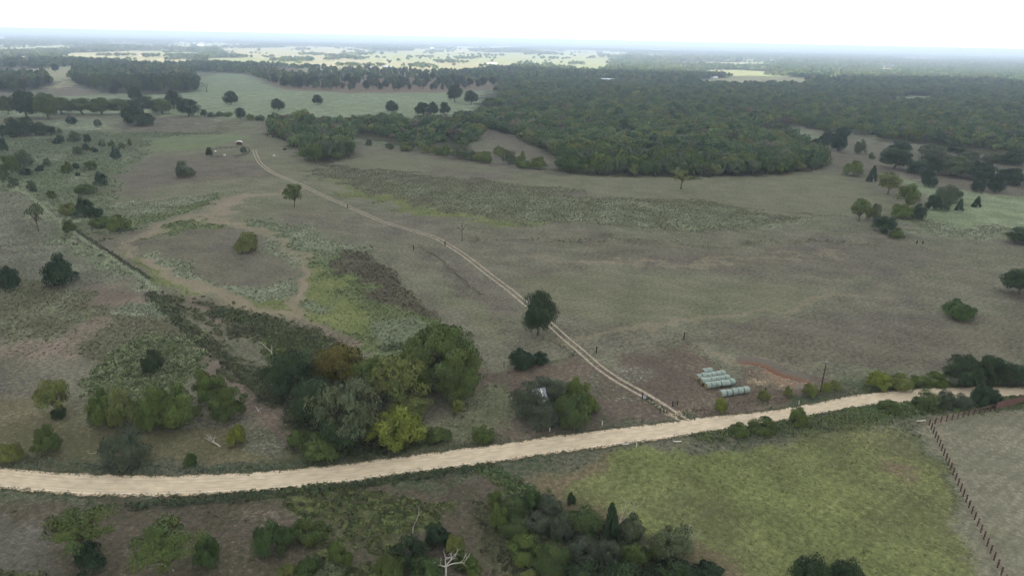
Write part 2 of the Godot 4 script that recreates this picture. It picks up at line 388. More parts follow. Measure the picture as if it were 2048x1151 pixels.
		["meadow", [1310, 166, 1350, 166, 1350, 170, 1310, 170]],
		["straw", [1760, 132, 1790, 131, 1790, 139, 1760, 139]],
		["straw", [1715, 132, 1740, 131, 1740, 134, 1715, 134]],
		["straw", [560, 89, 640, 89, 640, 91, 560, 91]],
		["straw", [770, 93, 840, 94, 840, 96, 770, 96]],
		["straw", [210, 85, 270, 83, 275, 86, 220, 88]],
		["straw", [0, 73, 12, 73, 12, 79, 0, 79]],
		["straw_green", [1140, 110, 1240, 112, 1260, 116, 1150, 114]],
		["straw", [0, 112, 60, 108, 70, 114, 0, 118]],
		["straw_green", [300, 92, 420, 91, 430, 94, 310, 95]],
		["straw", [860, 98, 960, 99, 970, 101, 870, 101]],
		["straw", [440, 84, 520, 84, 525, 86, 445, 86]],
		["straw_green", [100, 90, 190, 88, 195, 91, 105, 93]],
		["straw", [1300, 128, 1370, 129, 1375, 132, 1305, 132]],
		["straw_green", [1480, 118, 1560, 120, 1565, 123, 1485, 122]],
		["straw", [1850, 126, 1920, 128, 1925, 131, 1855, 130]],
		["straw", [980, 92, 1060, 93, 1065, 95, 985, 95]],
		["straw_green", [1620, 140, 1690, 141, 1695, 145, 1625, 145]],
		["straw", [1380, 108, 1440, 109, 1442, 111, 1382, 111]],
		["straw", [700, 86, 760, 87, 764, 88, 704, 88]],
	]

const FAR_FIELDS := ["straw", "straw_green"]
var fields_beyond := []   # [zone, ground polygon] of the small far fields, drawn once from a seed

func scatter_fields() -> void:
	var r := RandomNumberGenerator.new()
	r.seed = 404
	for i in 26:
		var far := 1750.0 * pow(3.5, r.randf())
		var turn := deg_to_rad(r.randf_range(-37, 14) if i % 7 else r.randf_range(10, 37))
		var mid := Vector2(sin(turn), -cos(turn)) * far
		var wide := far * r.randf_range(0.025, 0.085)
		var deep := far * r.randf_range(0.11, 0.17)
		var pg := PackedVector2Array()
		for k in 10:
			var a := TAU * k / 10.0
			var s := r.randf_range(0.75, 1.15)
			pg.append(mid + Vector2(cos(a) * wide * s, sin(a) * deep * s).rotated(turn))
		fields_beyond.append([["straw", "straw_green", "straw_green", "meadow"][r.randi() % 4], pg])

func nearer(pg: PackedVector2Array, k: float) -> PackedVector2Array:
	var out := PackedVector2Array()
	for p in pg: out.append(p * k)
	return out

class Sheet:
	var x0: float
	var z0: float
	var x1: float
	var z1: float
	var w: int
	var h: int
	var ids: PackedByteArray
	var rows: Array = []
	var pal: Array
	var na: PackedByteArray
	var nb: PackedByteArray
	var nc: PackedByteArray
	var warp: float

	func at(x: float, z: float) -> int:
		var i := int((x - x0) / (x1 - x0) * w)
		var j := int((z - z0) / (z1 - z0) * h)
		if i < 0 or j < 0 or i >= w or j >= h: return -1
		return ids[j * w + i]

	func warped(x: float, z: float) -> int:
		var a := (int(z * 3.1) & 511) * 512 + (int(x * 3.1) & 511)
		var b := (int(z * 0.9 + 77) & 511) * 512 + (int(x * 0.9 + 31) & 511)
		return at(x + (na[a] - 128) * warp * 0.018 + (nb[b] - 128) * warp * 0.03, z + (nb[a] - 128) * warp * 0.018 + (na[b] - 128) * warp * 0.03)

	func fill_rows(chunk: int) -> void:
		var r := RandomNumberGenerator.new()
		r.seed = 1000 + chunk
		var per := 16
		var dx := (x1 - x0) / w
		var dz := (z1 - z0) / h
		var out := PackedByteArray()
		var last := mini(h, (chunk + 1) * per)
		out.resize((last - chunk * per) * w * 3)
		var o := 0
		var wa := warp * 0.018
		var wb := warp * 0.03
		var soft := warp * 1.25 / 255.0
		var xs := PackedFloat32Array()
		var ca := PackedInt32Array()
		var cb_ := PackedInt32Array()
		var cf := PackedInt32Array()
		var cg_ := PackedInt32Array()
		var cc := PackedInt32Array()
		for i in w:
			var x := x0 + (i + 0.5) * dx
			xs.append(x)
			ca.append(int(x * 3.1) & 511)
			cb_.append(int(x * 0.9 + 31) & 511)
			cf.append(int(x * 9.0) & 511)
			cg_.append(int(x * 23.0 + 57) & 511)
			cc.append(int(x * 0.35) & 511)
		for j in range(chunk * per, last):
			var z := z0 + (j + 0.5) * dz
			var ra := (int(z * 3.1) & 511) * 512
			var rb := (int(z * 0.9 + 77) & 511) * 512
			var rf := (int(z * 9.0) & 511) * 512
			var rg := (int(z * 23.0 + 199) & 511) * 512
			var rc := (int(z * 0.35 + 11) & 511) * 512
			for i in w:
				var ia := ra + ca[i]
				var ib := rb + cb_[i]
				var a := na[ia]
				var b := nb[ib]
				var h1 := r.randi()
				var u := clampi(i + int(((a - 128) * wa + (b - 128) * wb + ((h1 & 255) + ((h1 >> 8) & 255) - 255) * soft) / dx), 0, w - 1)
				var v := clampi(j + int(((nb[ia] - 128) * wa + (na[ib] - 128) * wb + (((h1 >> 16) & 255) + ((h1 >> 24) & 255) - 255) * soft) / dz), 0, h - 1)
				var p: PackedFloat32Array = pal[ids[v * w + u]]
				var t := clampf((na[rc + cc[i]] * 0.45 + b * 0.35 + a * 0.2 - 96.0) * 0.0156, 0.0, 1.0)
				var cr := p[0] + (p[3] - p[0]) * t
				var cg := p[1] + (p[4] - p[1]) * t
				var cb := p[2] + (p[5] - p[2]) * t
				var f := nc[rf + cf[i]] * 0.5 + nc[rg + cg_[i]] * 0.5 + (a - 128) * 0.3
				if f > p[12]:
					var k := minf(1.0, (f - p[12]) * 0.04 + 0.45)
					cr += (p[6] - cr) * k
					cg += (p[7] - cg) * k
					cb += (p[8] - cb) * k
				elif f < p[13]:
					var k := minf(1.0, (p[13] - f) * 0.04 + 0.45)
					cr += (p[9] - cr) * k
					cg += (p[10] - cg) * k
					cb += (p[11] - cb) * k
				var q := 0.91 + ((h1 >> 4) & 255) * 0.0007
				if p[14] > 0.0: q += p[14] * (sin(xs[i] * 1.9 + z * 2.6 + b * 0.02) + sin(xs[i] * 0.31 - z * 0.9 + a * 0.03))
				out[o] = mini(255, int(cr * q))
				out[o + 1] = mini(255, int(cg * q))
				out[o + 2] = mini(255, int(cb * q))
				o += 3
		rows[chunk] = out

var sheets := []

func noise_tile(seed_: int, freq: float, oct: int) -> PackedByteArray:
	var n := FastNoiseLite.new()
	n.seed = seed_
	n.noise_type = FastNoiseLite.TYPE_SIMPLEX_SMOOTH
	n.frequency = freq
	n.fractal_octaves = oct
	return n.get_seamless_image(512, 512).get_data()

func paint_ids(s: Sheet, polygons: Array, base: int) -> void:
	s.ids = PackedByteArray()
	s.ids.resize(s.w * s.h)
	s.ids.fill(base)
	for pz in polygons:
		var id: int = pz[0]
		var pts := PackedVector2Array()
		var lo := 1e9
		var hi := -1e9
		for p: Vector2 in pz[1]:
			var q := Vector2((p.x - s.x0) / (s.x1 - s.x0) * s.w, (p.y - s.z0) / (s.z1 - s.z0) * s.h)
			pts.append(q)
			lo = minf(lo, q.y)
			hi = maxf(hi, q.y)
		for j in range(maxi(0, int(lo)), mini(s.h, int(hi) + 1)):
			var xs := []
			var y := j + 0.5
			for i in pts.size():
				var a := pts[i]
				var b := pts[(i + 1) % pts.size()]
				if (a.y <= y) != (b.y <= y):
					xs.append(a.x + (y - a.y) / (b.y - a.y) * (b.x - a.x))
			xs.sort()
			for i in range(0, xs.size() - 1, 2):
				for x in range(clampi(int(xs[i]), 0, s.w), clampi(int(xs[i + 1]) + 1, 0, s.w)):
					s.ids[j * s.w + x] = id

const DETAIL := 1.0

func build_ground() -> void:
	for k in zones:
		zone_ids[k] = zone_list.size()
		zone_list.append(k)
	var pal := []
	for k in zone_list:
		var d: Array = zones[k]
		var p := PackedFloat32Array()
		for i in 4:
			for j in 3: p.append(clampf(d[0][j] * 0.97 + (d[i][j] - d[0][j]) * 1.12, 20.0, 230.0) )
		# the fine noise runs about 60 to 196: thresholds from the wanted shares
		p.append(lerpf(172.0, 96.0, d[4]))
		p.append(lerpf(80.0, 150.0, d[5]))
		p.append(0.03 if k == "dry_yard" else 0.025 if k in ["field_green", "mown", "mown_olive", "mown_brown"] else 0.0)
		pal.append(p)
	var polys := []
	for e in patches():
		var pg := poly(e[1])
		polys.append([zone_ids[e[0]], pg])
		if e[0] in FAR_FIELDS and pg[0].length() > 1200.0: polys.append([zone_ids[e[0]], nearer(pg, 0.87)])
	scatter_fields()
	for e in fields_beyond: polys.insert(0, [zone_ids[e[0]], e[1]])
	var na := noise_tile(3, 0.022, 4)
	var nb := noise_tile(8, 0.03, 4)
	var nc := noise_tile(21, 0.085, 2)
	var mesh := ArrayMesh.new()
	var made := []
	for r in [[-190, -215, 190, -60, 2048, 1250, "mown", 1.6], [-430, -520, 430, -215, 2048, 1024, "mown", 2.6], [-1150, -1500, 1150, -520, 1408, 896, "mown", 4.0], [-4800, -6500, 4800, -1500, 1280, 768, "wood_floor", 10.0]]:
		var s := Sheet.new()
		s.x0 = r[0]; s.z0 = r[1]; s.x1 = r[2]; s.z1 = r[3]
		s.w = int(r[4] * DETAIL); s.h = int(r[5] * DETAIL)
		s.pal = pal; s.na = na; s.nb = nb; s.nc = nc; s.warp = r[7]
		paint_ids(s, polys, zone_ids[r[6]])
		var chunks := (s.h + 15) / 16
		s.rows.resize(chunks)
		var job := WorkerThreadPool.add_group_task(s.fill_rows, chunks)
		WorkerThreadPool.wait_for_group_task_completion(job)
		var data := PackedByteArray()
		for q: PackedByteArray in s.rows: data.append_array(q)
		s.rows.clear()
		sheets.append(s)
		var m := StandardMaterial3D.new()
		m.albedo_texture = ImageTexture.create_from_image(Image.create_from_data(s.w, s.h, false, Image.FORMAT_RGB8, data))
		m.roughness = 1.0
		m.metallic_specular = 0.1
		m.texture_repeat = false
		made.append([s.x0, s.z0, s.x1, s.z1, m])
	var plain := StandardMaterial3D.new()
	plain.albedo_color = rgb8(84, 84, 64)
	plain.roughness = 1.0
	plain.metallic_specular = 0.1
	for q in [[-24000, -60, 24000, 3000], [-24000, -215, -190, -60], [190, -215, 24000, -60], [-24000, -520, -430, -215], [430, -520, 24000, -215], [-24000, -1500, -1150, -520], [1150, -1500, 24000, -520], [-24000, -6500, -4800, -1500], [4800, -6500, 24000, -1500]]:
		made.append([q[0], q[1], q[2], q[3], plain])
	for q in made:
		var a := []
		a.resize(Mesh.ARRAY_MAX)
		a[Mesh.ARRAY_VERTEX] = PackedVector3Array([Vector3(q[0], 0, q[1]), Vector3(q[2], 0, q[1]), Vector3(q[2], 0, q[3]), Vector3(q[0], 0, q[3])])
		a[Mesh.ARRAY_NORMAL] = PackedVector3Array([Vector3.UP, Vector3.UP, Vector3.UP, Vector3.UP])
		a[Mesh.ARRAY_TEX_UV] = PackedVector2Array([Vector2(0, 0), Vector2(1, 0), Vector2(1, 1), Vector2(0, 1)])
		a[Mesh.ARRAY_INDEX] = PackedInt32Array([0, 1, 2, 0, 2, 3])
		mesh.add_surface_from_arrays(Mesh.PRIMITIVE_TRIANGLES, a)
		mesh.surface_set_material(mesh.get_surface_count() - 1, q[4])
	tag(part("ground", mesh, null, self), "", "", "", "structure")

var hill_noise := FastNoiseLite.new()

func hill_y(x: float, z: float) -> float:
	var d := Vector2(x, z).length()
	if z > -6500.0: return 0.0
	var rise := smoothstep(6600.0, 15000.0, d) * smoothstep(-6500.0, -8000.0, z)
	return rise * clampf(14.0 + 30.0 * hill_noise.get_noise_2d(x, z * 1.6), 0.0, 28.0)

func build_hills() -> void:
	hill_noise.seed = 5
	hill_noise.frequency = 0.00012
	hill_noise.fractal_octaves = 3
	var st := SurfaceTool.new()
	st.begin(Mesh.PRIMITIVE_TRIANGLES)
	var nx := 96
	var nz := 56
	for j in nz + 1:
		for i in nx + 1:
			var x := lerpf(-24000, 24000, float(i) / nx)
			var z := lerpf(-24000, -6500, float(j) / nz)
			st.add_vertex(Vector3(x, hill_y(x, z), z))
	for j in nz:
		for i in nx:
			var k := j * (nx + 1) + i
			for q in [k, k + 1, k + nx + 2, k, k + nx + 2, k + nx + 1]: st.add_index(q)
	st.generate_normals()
	tag(part("hills", st.commit(), mat("hill", rgb8(74, 80, 60), 1.0), self), "", "", "", "structure")

# ------------------------------------------------------------------ trees
var species := {}
const TINTS := {
	"dark": [66, 82, 50], "oak": [95, 109, 57], "mid": [106, 121, 61], "green": [84, 105, 57], "lime": [130, 139, 60], "lime_soft": [124, 131, 70], "gold": [114, 106, 50],
	"grey": [105, 113, 80], "elm": [121, 128, 71], "cedar": [61, 80, 52], "vine": [94, 103, 80], "vine_green": [92, 107, 62], "field": [98, 108, 78], "silver": [130, 136, 115], "rust": [120, 90, 62],
}

func leaf_mat(tint: String) -> StandardMaterial3D:
	var c: Array = TINTS[tint]
	return mat("leaf_" + tint, rgb8(c[0], c[1], c[2]), 0.75, true, 0.22)

func bark(kind := "bark") -> StandardMaterial3D:
	return mat(kind, rgb8(92, 82, 72) if kind == "bark" else rgb8(176, 170, 160), 0.95)

func build_species() -> void:
	var specs := {
		# clumps, leaves, leaf size, form, clump radius, hollow, low end of the crown, trunk thickness, limbs, variants
		"oak": [58, 230, 0.048, "round", 0.30, 0.5, 0.04, 0.07, 10, 3],
		"big": [120, 230, 0.033, "round", 0.21, 0.55, 0.04, 0.06, 16, 2],
		"elm": [44, 130, 0.048, "round", 0.25, 0.4, 0.10, 0.055, 22, 2],
		"thin": [22, 34, 0.08, "round", 0.26, 0.3, 0.22, 0.05, 22, 2],
		"flat": [40, 200, 0.036, "flat", 0.21, 0.3, 0.30, 0.06, 18, 2],
		"upright": [46, 190, 0.058, "tall", 0.30, 0.4, 0.05, 0.06, 10, 2],
		"bush": [36, 210, 0.066, "bush", 0.32, 0.5, 0.0, 0.05, 5, 4],
		"clumpy": [46, 200, 0.054, "bush", 0.26, 0.3, 0.0, 0.05, 8, 2],
		"mound": [44, 200, 0.054, "bush", 0.34, 0.6, 0.0, 0.05, 3, 2],
		"cedar": [50, 100, 0.1, "cone", 0.34, 0.5, 0.0, 0.06, 2, 1],
		"wood": [26, 80, 0.1, "round", 0.36, 0.45, 0.02, 0.07, 4, 5],
	}
	for k in specs:
		var s: Array = specs[k]
		var list := []
		for i in s[9]:
			var cr := crown(s[0], s[1], s[2], s[3], s[4], s[5])
			list.append({"crown": cr[0], "trunk": trunk_mesh(cr[1], s[6], 1.0 - s[6], 1.0, s[7], s[8], rng.randf_range(-0.3, 0.3)), "low": s[6]})
		species[k] = list

func plant(kind: String, at: Vector3, width: float, height: float, tint: String, n: String, label: String, category: String, group := "") -> Node3D:
	var list: Array = species[kind]
	var d: Dictionary = list[rng.randi() % list.size()]
	var o := thing(n, at, label, category, group, rng.randf() * TAU)
	var r := width * 0.5
	var low: float = d.low
	var c := part("crown" if low > 0.0 else "foliage", d.crown, leaf_mat(tint), o)
	c.position.y = low * height
	c.scale = Vector3(r, height * (1.0 - low), r)
	var t := part("trunk" if low > 0.0 else "stem", d.trunk, bark(), o)
	t.scale = Vector3(r, height, r)
	return o

# a thing's place and size from the box it fills in the picture, standing on the ground
func boxed(b: Array, rooted: bool) -> Array:
	var l: float = b[0]
	var t: float = b[1]
	var r: float = b[2]
	var bt: float = b[3]
	var p := g((l + r) * 0.5, bt)
	var m := metres_per_pixel(p)
	var w := (r - l) * m
	var e := atan2(EYE.y, Vector2(p.x, p.z).length())
	var a := w * 0.5
	var ext := (bt - t) * m
	if rooted:
		return [p, w, maxf((ext - a * sin(e) * 0.75) / cos(e), w * 0.35)]
	var half := sqrt(maxf(ext * ext * 0.25 - a * a * sin(e) * sin(e), pow(w * 0.22, 2))) / cos(e)
	var mid := (t + bt) * 0.5
	p = g((l + r) * 0.5, minf(mid + half * cos(e) / m, bt))
	return [p, w, half * 2.0 * 1.04]

func tree_at(b: Array, kind: String, tint: String, n: String, label: String, category := "", group := "") -> Node3D:
	var rooted: bool = species[kind][0].low > 0.0
	var q := boxed(b, rooted)
	if category == "": category = "tree" if rooted else "bush"
	return plant(kind, q[0], q[1], q[2], tint, n, label, category, group)

func near_plants() -> Array:
	return [
		[[1040, 578, 1112, 670], "oak", "dark", "oak_tree", "dark dense oak standing alone beside the sandy two-track"],
		[[798, 632, 970, 782], "big", "oak", "oak_tree", "largest round-crowned oak of the roadside grove"],
		[[728, 684, 872, 806], "elm", "elm", "elm_tree", "pale yellow-green elm with bare grey branches before the largest oak"],
		[[620, 674, 740, 770], "oak", "gold", "oak_tree", "olive-gold rounded oak on the uphill edge of the grove"],
		[[526, 690, 640, 795], "oak", "dark", "ivy_tree", "dark ivy-covered tree behind a leaning bleached trunk"],
		[[575, 740, 690, 838], "oak", "dark", "ivy_tree", "dark tangled tree between the leaning bleached trunk and the grey-green tree"],
		[[612, 732, 768, 888], "elm", "grey", "vine_tree", "tall grey-green tree hung with vines beside the lime-yellow tree"],
		[[640, 790, 740, 900], "bush", "dark", "shrub", "dark shrub at the foot of the vine-hung grey-green tree"],
		[[722, 800, 857, 900], "clumpy", "lime", "lime_tree", "bright lime-yellow leafy tree at the edge of the gravel road"],
		[[700, 700, 790, 800], "elm", "mid", "elm_tree", "mid-green elm between the gold oak and the pale elm"],
		[[868, 710, 965, 800], "oak", "oak", "oak_tree", "low spreading oak limb-mass beside the largest oak, near the dark fence line"],
		[[770, 770, 870, 835], "elm", "elm", "elm_sapling", "pale sapling clump between the pale elm and the lime-yellow tree"],
		[[895, 790, 932, 830], "elm", "lime_soft", "sapling", "small yellow-green sapling in the pale weeds east of the grove"],
		[[572, 860, 628, 890], "bush", "oak", "shrub", "low green shrub on the bare strip west of the vine-hung tree"],
		[[600, 880, 690, 910], "bush", "oak", "shrub", "low wide shrub by the road bank west of the lime-yellow tree"],
		[[850, 850, 905, 882], "bush", "oak", "shrub", "low olive shrub just east of the lime-yellow tree"],
		[[940, 853, 992, 882], "bush", "oak", "shrub", "small dark shrub in pale weeds above the gravel road"],
		[[1022, 765, 1100, 832], "mound", "vine", "vine_thicket", "grey-green vine mound west of the collapsed shed"],
		[[1052, 796, 1118, 856], "mound", "vine", "vine_thicket", "vine mound in front of the collapsed shed"],
		[[1104, 782, 1178, 852], "mound", "vine_green", "vine_thicket", "yellow-tinged vine mound east of the collapsed shed"],
		[[1122, 750, 1190, 832], "clumpy", "mid", "leafy_tree", "bright green tree rising from the vine thicket round the shed"],
		[[1055, 755, 1135, 800], "mound", "vine", "vine_thicket", "vine mound behind the collapsed shed"],
		[[1165, 795, 1202, 826], "bush", "mid", "shrub", "small shrub on the track side of the vine thicket"],
		[[1016, 694, 1072, 737], "bush", "cedar", "shrub", "larger of two dark shrubs on the fence line below the lone oak"],
		[[1066, 702, 1098, 728], "bush", "cedar", "shrub", "smaller of two dark shrubs on the fence line below the lone oak"],
		[[210, 853, 294, 934], "mound", "vine", "vine_bush", "big round bush capped with grey vines beside the gravel road"],
		[[66, 846, 122, 908], "clumpy", "oak", "leaning_bush", "leaning dark bush west of the round vine-capped bush"],
		[[0, 878, 46, 926], "bush", "lime_soft", "shrub", "faded yellow-green shrub above the bend of the gravel road"],
		[[368, 903, 394, 932], "bush", "green", "shrub", "small bright green shrub on the road bank"],
		[[78, 743, 154, 834], "elm", "lime_soft", "feathery_tree", "feathery light green tree standing alone with a thin trunk"],
		[[104, 806, 132, 836], "bush", "dark", "shrub", "dark shrub at the foot of the feathery light green tree"],
		[[180, 775, 240, 850], "bush", "mid", "shrubby_tree", "slim green tree at the western end of the low shrubby grove"],
		[[222, 768, 288, 852], "bush", "elm", "shrubby_tree", "yellowish tree second in the low shrubby grove"],
		[[272, 764, 348, 855], "bush", "mid", "shrubby_tree", "broad green tree in the middle of the low shrubby grove"],
		[[320, 768, 404, 853], "bush", "mid", "shrubby_tree", "green tree at the eastern end of the low shrubby grove"],
		[[384, 736, 456, 806], "clumpy", "mid", "leafy_tree", "bushy green tree with yellow tips above the fallen grey branches"],
		[[418, 762, 498, 842], "clumpy", "oak", "leafy_tree", "darker bushy tree next to the fallen grey branches"],
		[[286, 694, 330, 746], "bush", "dark", "shrub", "dark shrub among the tall pale-green grass"],
		[[454, 846, 495, 890], "clumpy", "lime", "lime_bush", "round lime-yellow bush beside the fallen white trunk"],
		[[96, 992, 254, 1122], "flat", "oak", "spreading_oak", "flat-crowned oak with a dark bush at its trunk, south of the road"],
		[[152, 1078, 212, 1150], "bush", "cedar", "shrub", "dark bush at the trunk of the flat-crowned oak"],
		[[256, 1018, 428, 1165], "flat", "oak", "spreading_oak", "oak with bleached dead limbs inside its crown, south of the road"],
		[[388, 1068, 442, 1134], "bush", "green", "shrub", "soft green bush against the oak with bleached limbs"],
		[[508, 1043, 572, 1114], "bush", "green", "round_bush", "round blue-green bush on brown ground south of the road"],
		[[552, 1050, 592, 1094], "bush", "green", "round_bush", "small dark lobe of bush between two round bushes"],
		[[584, 1028, 657, 1086], "bush", "oak", "round_bush", "round dark olive bush south of the road"],
		[[592, 1107, 646, 1162], "bush", "green", "round_bush", "round bush below the dark olive one"],
		[[612, 1132, 702, 1190], "bush", "grey", "round_bush", "pale grey-green bush beside the yellow-green low bush south of the road"],
		[[552, 1128, 610, 1172], "bush", "lime_soft", "round_bush", "yellow-green low bush between a round green and a pale grey-green bush"],
		[[778, 1066, 858, 1137], "bush", "dark", "round_bush", "dark bush from which a slender bleached snag rises"],
		[[850, 1041, 903, 1093], "bush", "cedar", "round_bush", "dark grey-green bush uphill of the white dead tree"],
		[[750, 1098, 812, 1168], "bush", "oak", "round_bush", "dark green bush west of the bright green one by the dead tree"],
		[[814, 1110, 893, 1182], "bush", "green", "round_bush", "bright soft-green bush just west of the white dead tree"],
		[[888, 1064, 932, 1112], "bush", "lime_soft", "round_bush", "yellow-green bush behind the white dead tree"],
		[[658, 1078, 706, 1142], "bush", "mid", "round_bush", "loose yellowish shrub among pale dead weeds"],
		[[928, 1118, 964, 1152], "bush", "mid", "round_bush", "small green shrub at the edge of the bare brown strip"],
		[[903, 1104, 952, 1132], "bush", "oak", "round_bush", "low shrub under the dead tree's longest branch"],
		[[974, 1004, 1018, 1056], "clumpy", "mid", "thicket_bush", "light green bush at the western tip of the big thicket"],
		[[974, 980, 1006, 1008], "bush", "mid", "thicket_bush", "small round bush at the thicket's northern tip"],
		[[1042, 974, 1084, 1018], "clumpy", "green", "thicket_bush", "bright-topped bush at the thicket's north edge"],
		[[1002, 993, 1056, 1032], "mound", "vine_green", "thicket_bush", "vine-laced bush behind the light green western bush"],
		[[1076, 988, 1122, 1028], "mound", "vine", "thicket_bush", "grey-green bush on the thicket's northern slope"],
		[[1132, 984, 1152, 1010], "bush", "dark", "shrub", "little dark green shrub alone on the brown field"],
		[[1000, 1033, 1058, 1080], "mound", "vine_green", "thicket_bush", "rounded bush on the thicket's western flank"],
		[[1046, 1024, 1104, 1070], "mound", "vine", "thicket_bush", "vine-draped bush in the thicket's middle"],
		[[1098, 1028, 1146, 1080], "mound", "vine", "thicket_bush", "tallest vine-draped hump of the thicket"],
		[[1128, 1019, 1204, 1062], "mound", "vine_green", "thicket_bush", "broad green bush next to the cone-shaped cedar"],
		[[1202, 1014, 1240, 1080], "cedar", "cedar", "cedar_tree", "dark cone-shaped cedar rising from the thicket"],
		[[1236, 1026, 1292, 1080], "bush", "grey", "thicket_bush", "dull grey bush under a bleached bough beside the cedar"],
		[[1014, 1068, 1094, 1126], "bush", "mid", "thicket_bush", "yellow-green bush low on the thicket's western side"],
		[[1070, 1084, 1140, 1154], "mound", "vine_green", "thicket_bush", "green bush above the thicket's bare-strip corner"],
		[[1136, 1072, 1198, 1128], "mound", "vine", "thicket_bush", "grey-green bush below the broad green one"],
		[[1188, 1078, 1244, 1128], "mound", "vine", "thicket_bush", "bush directly below the cone-shaped cedar"],
		[[1238, 1078, 1300, 1132], "bush", "oak", "thicket_bush", "dark yellow-flecked bush below the dull grey bush"],
		[[1294, 1034, 1398, 1114], "elm", "grey", "thicket_tree", "pale loose tree with silvery dead twigs at the thicket's east end"],
		[[1290, 1066, 1350, 1120], "bush", "oak", "thicket_bush", "dark bush under the pale silvery-twigged tree"],
		[[1380, 1116, 1444, 1164], "bush", "cedar", "thicket_bush", "dark bush at the thicket's far eastern corner"],
		[[1122, 1118, 1208, 1180], "bush", "dark", "thicket_bush", "dark bush in the thicket's shadowed lower part"],
		[[1204, 1120, 1312, 1186], "bush", "dark", "thicket_bush", "wide dark bush at the thicket's lower middle"],
		[[1300, 1108, 1392, 1174], "bush", "dark", "thicket_bush", "dark bush between the silvery-twigged tree and the eastern corner"],
		[[1040, 1138, 1076, 1164], "bush", "lime_soft", "shrub", "small pale shrub at the foot of the thicket's western side"],
		[[1576, 1104, 1660, 1190], "oak", "dark", "oak_tree", "dark oak on the green field, the one farther from the rail fence"],
		[[1650, 1112, 1724, 1190], "oak", "dark", "oak_tree", "dark oak on the green field, the one nearer the rail fence"],
		[[1884, 702, 1962, 770], "oak", "dark", "roadside_tree", "tall dark tree at the western end of the roadside row"],
		[[1944, 703, 2004, 769], "oak", "dark", "roadside_tree", "dark tree second in the roadside row"],
		[[1986, 720, 2050, 768], "oak", "dark", "roadside_tree", "dark tree third in the roadside row"],
		[[2030, 726, 2112, 769], "oak", "dark", "roadside_tree", "last dark tree of the roadside row"],
		[[1732, 736, 1785, 780], "clumpy", "lime", "lime_bush", "lime-yellow bush at the western start of the roadside row"],
		[[1772, 750, 1830, 775], "bush", "lime_soft", "hedge_shrub", "low yellow-green shrub next to the roadside lime bush"],
		[[1820, 748, 1862, 773], "bush", "mid", "hedge_shrub", "mid-green shrub in the low roadside hedge"],
		[[1852, 742, 1898, 772], "bush", "mid", "hedge_shrub", "taller green shrub where the roadside hedge meets the dark trees"],
		[[1828, 778, 1874, 820], "mound", "vine_green", "verge_bush", "round bush with reddish tinge on the south verge near the rail fence"],
		[[1870, 778, 1904, 817], "mound", "vine", "verge_bush", "blue-grey vine-covered bush on the south verge"],
		[[1900, 786, 1940, 818], "mound", "vine", "verge_bush", "wide flat vine bush between the two small trees of the south verge"],
		[[1938, 764, 1980, 814], "bush", "cedar", "verge_tree", "tallest dark leafy bush of the south verge"],
		[[1966, 774, 1999, 810], "bush", "cedar", "verge_tree", "dark green bush at the eastern end of the verge group"],
		[[1754, 800, 1800, 824], "bush", "oak", "verge_bush", "low dark bush leaning over the south verge"],
		[[1576, 812, 1613, 852], "bush", "mid", "verge_tree", "single upright leafy sapling on the south verge"],
		[[1496, 834, 1552, 864], "bush", "oak", "verge_bush", "low leafy bush west of the upright sapling"],
		[[1456, 846, 1502, 870], "bush", "oak", "verge_bush", "smallest low bush, westernmost on the south verge"],
		[[1425, 790, 1456, 824], "clumpy", "lime", "lime_sapling", "lime-yellow sapling beside the single row of bales"],
		[[1514, 776, 1541, 800], "clumpy", "lime_soft", "lime_sapling", "pale lime sapling by the crooked dark post"],
		[[1566, 771, 1587, 792], "clumpy", "lime_soft", "lime_sapling", "small pale lime sapling below the red bank"],
		[[1604, 762, 1638, 794], "clumpy", "lime_soft", "lime_sapling", "rounded lime sapling just west of the utility pole"],
		[[1640, 760, 1665, 786], "clumpy", "lime", "lime_sapling", "yellow sapling at the foot of the utility pole"],
		[[1658, 757, 1684, 780], "clumpy", "lime_soft", "lime_sapling", "lime sapling just east of the utility pole"],
		[[468, 460, 514, 504], "bush", "lime_soft", "lime_bush", "yellow-green bush inside the oval mown ring"],
		[[566, 362, 611, 413], "elm", "oak", "field_tree", "round open-crowned tree beside the track fork"],
		[[354, 319, 389, 354], "bush", "field", "field_tree", "grey-green tree in the mown field before the corral"],
		[[1338, 330, 1386, 378], "thin", "elm", "field_tree", "sparse pale tree with bare lower limbs before the forest front"],
		[[1885, 596, 1947, 638], "bush", "green", "field_shrub", "spreading green shrub alone in the open brown pasture"],
		[[2002, 532, 2078, 589], "oak", "dark", "field_tree", "dark tree at the pasture's eastern edge"],
		[[92, 508, 157, 570], "bush", "cedar", "cedar_bush", "large dark rounded cedar in the western pasture"],
		[[0, 530, 42, 582], "bush", "cedar", "cedar_bush", "dark bush with a bare dead stem on the pasture's western edge"],
		[[55, 397, 98, 462], "thin", "grey", "field_tree", "thin grey-leaved tree with a pale trunk by the pasture's edge strip"],
		[[150, 394, 187, 434], "bush", "cedar", "scrub_bush", "dark bush in the clump at the scrub's lower end"],
		[[120, 404, 156, 430], "bush", "lime_soft", "scrub_bush", "yellowish bush in the clump at the scrub's lower end"],
		[[178, 412, 206, 434], "bush", "cedar", "scrub_bush", "small dark bush beside the clump's dark main bush"],
		[[214, 428, 262, 460], "bush", "mid", "scrub_bush", "green bush where the mown path meets the scrub"],
		[[180, 432, 222, 454], "bush", "oak", "scrub_bush", "low bush between the scrub clump and the mown path"],
		[[126, 438, 152, 462], "bush", "oak", "scrub_bush", "low bush at the scrub's lowest corner"],
		[[187, 344, 214, 371], "bush", "cedar", "scrub_bush", "round dark cedar at the scrub's border with the mown field"],
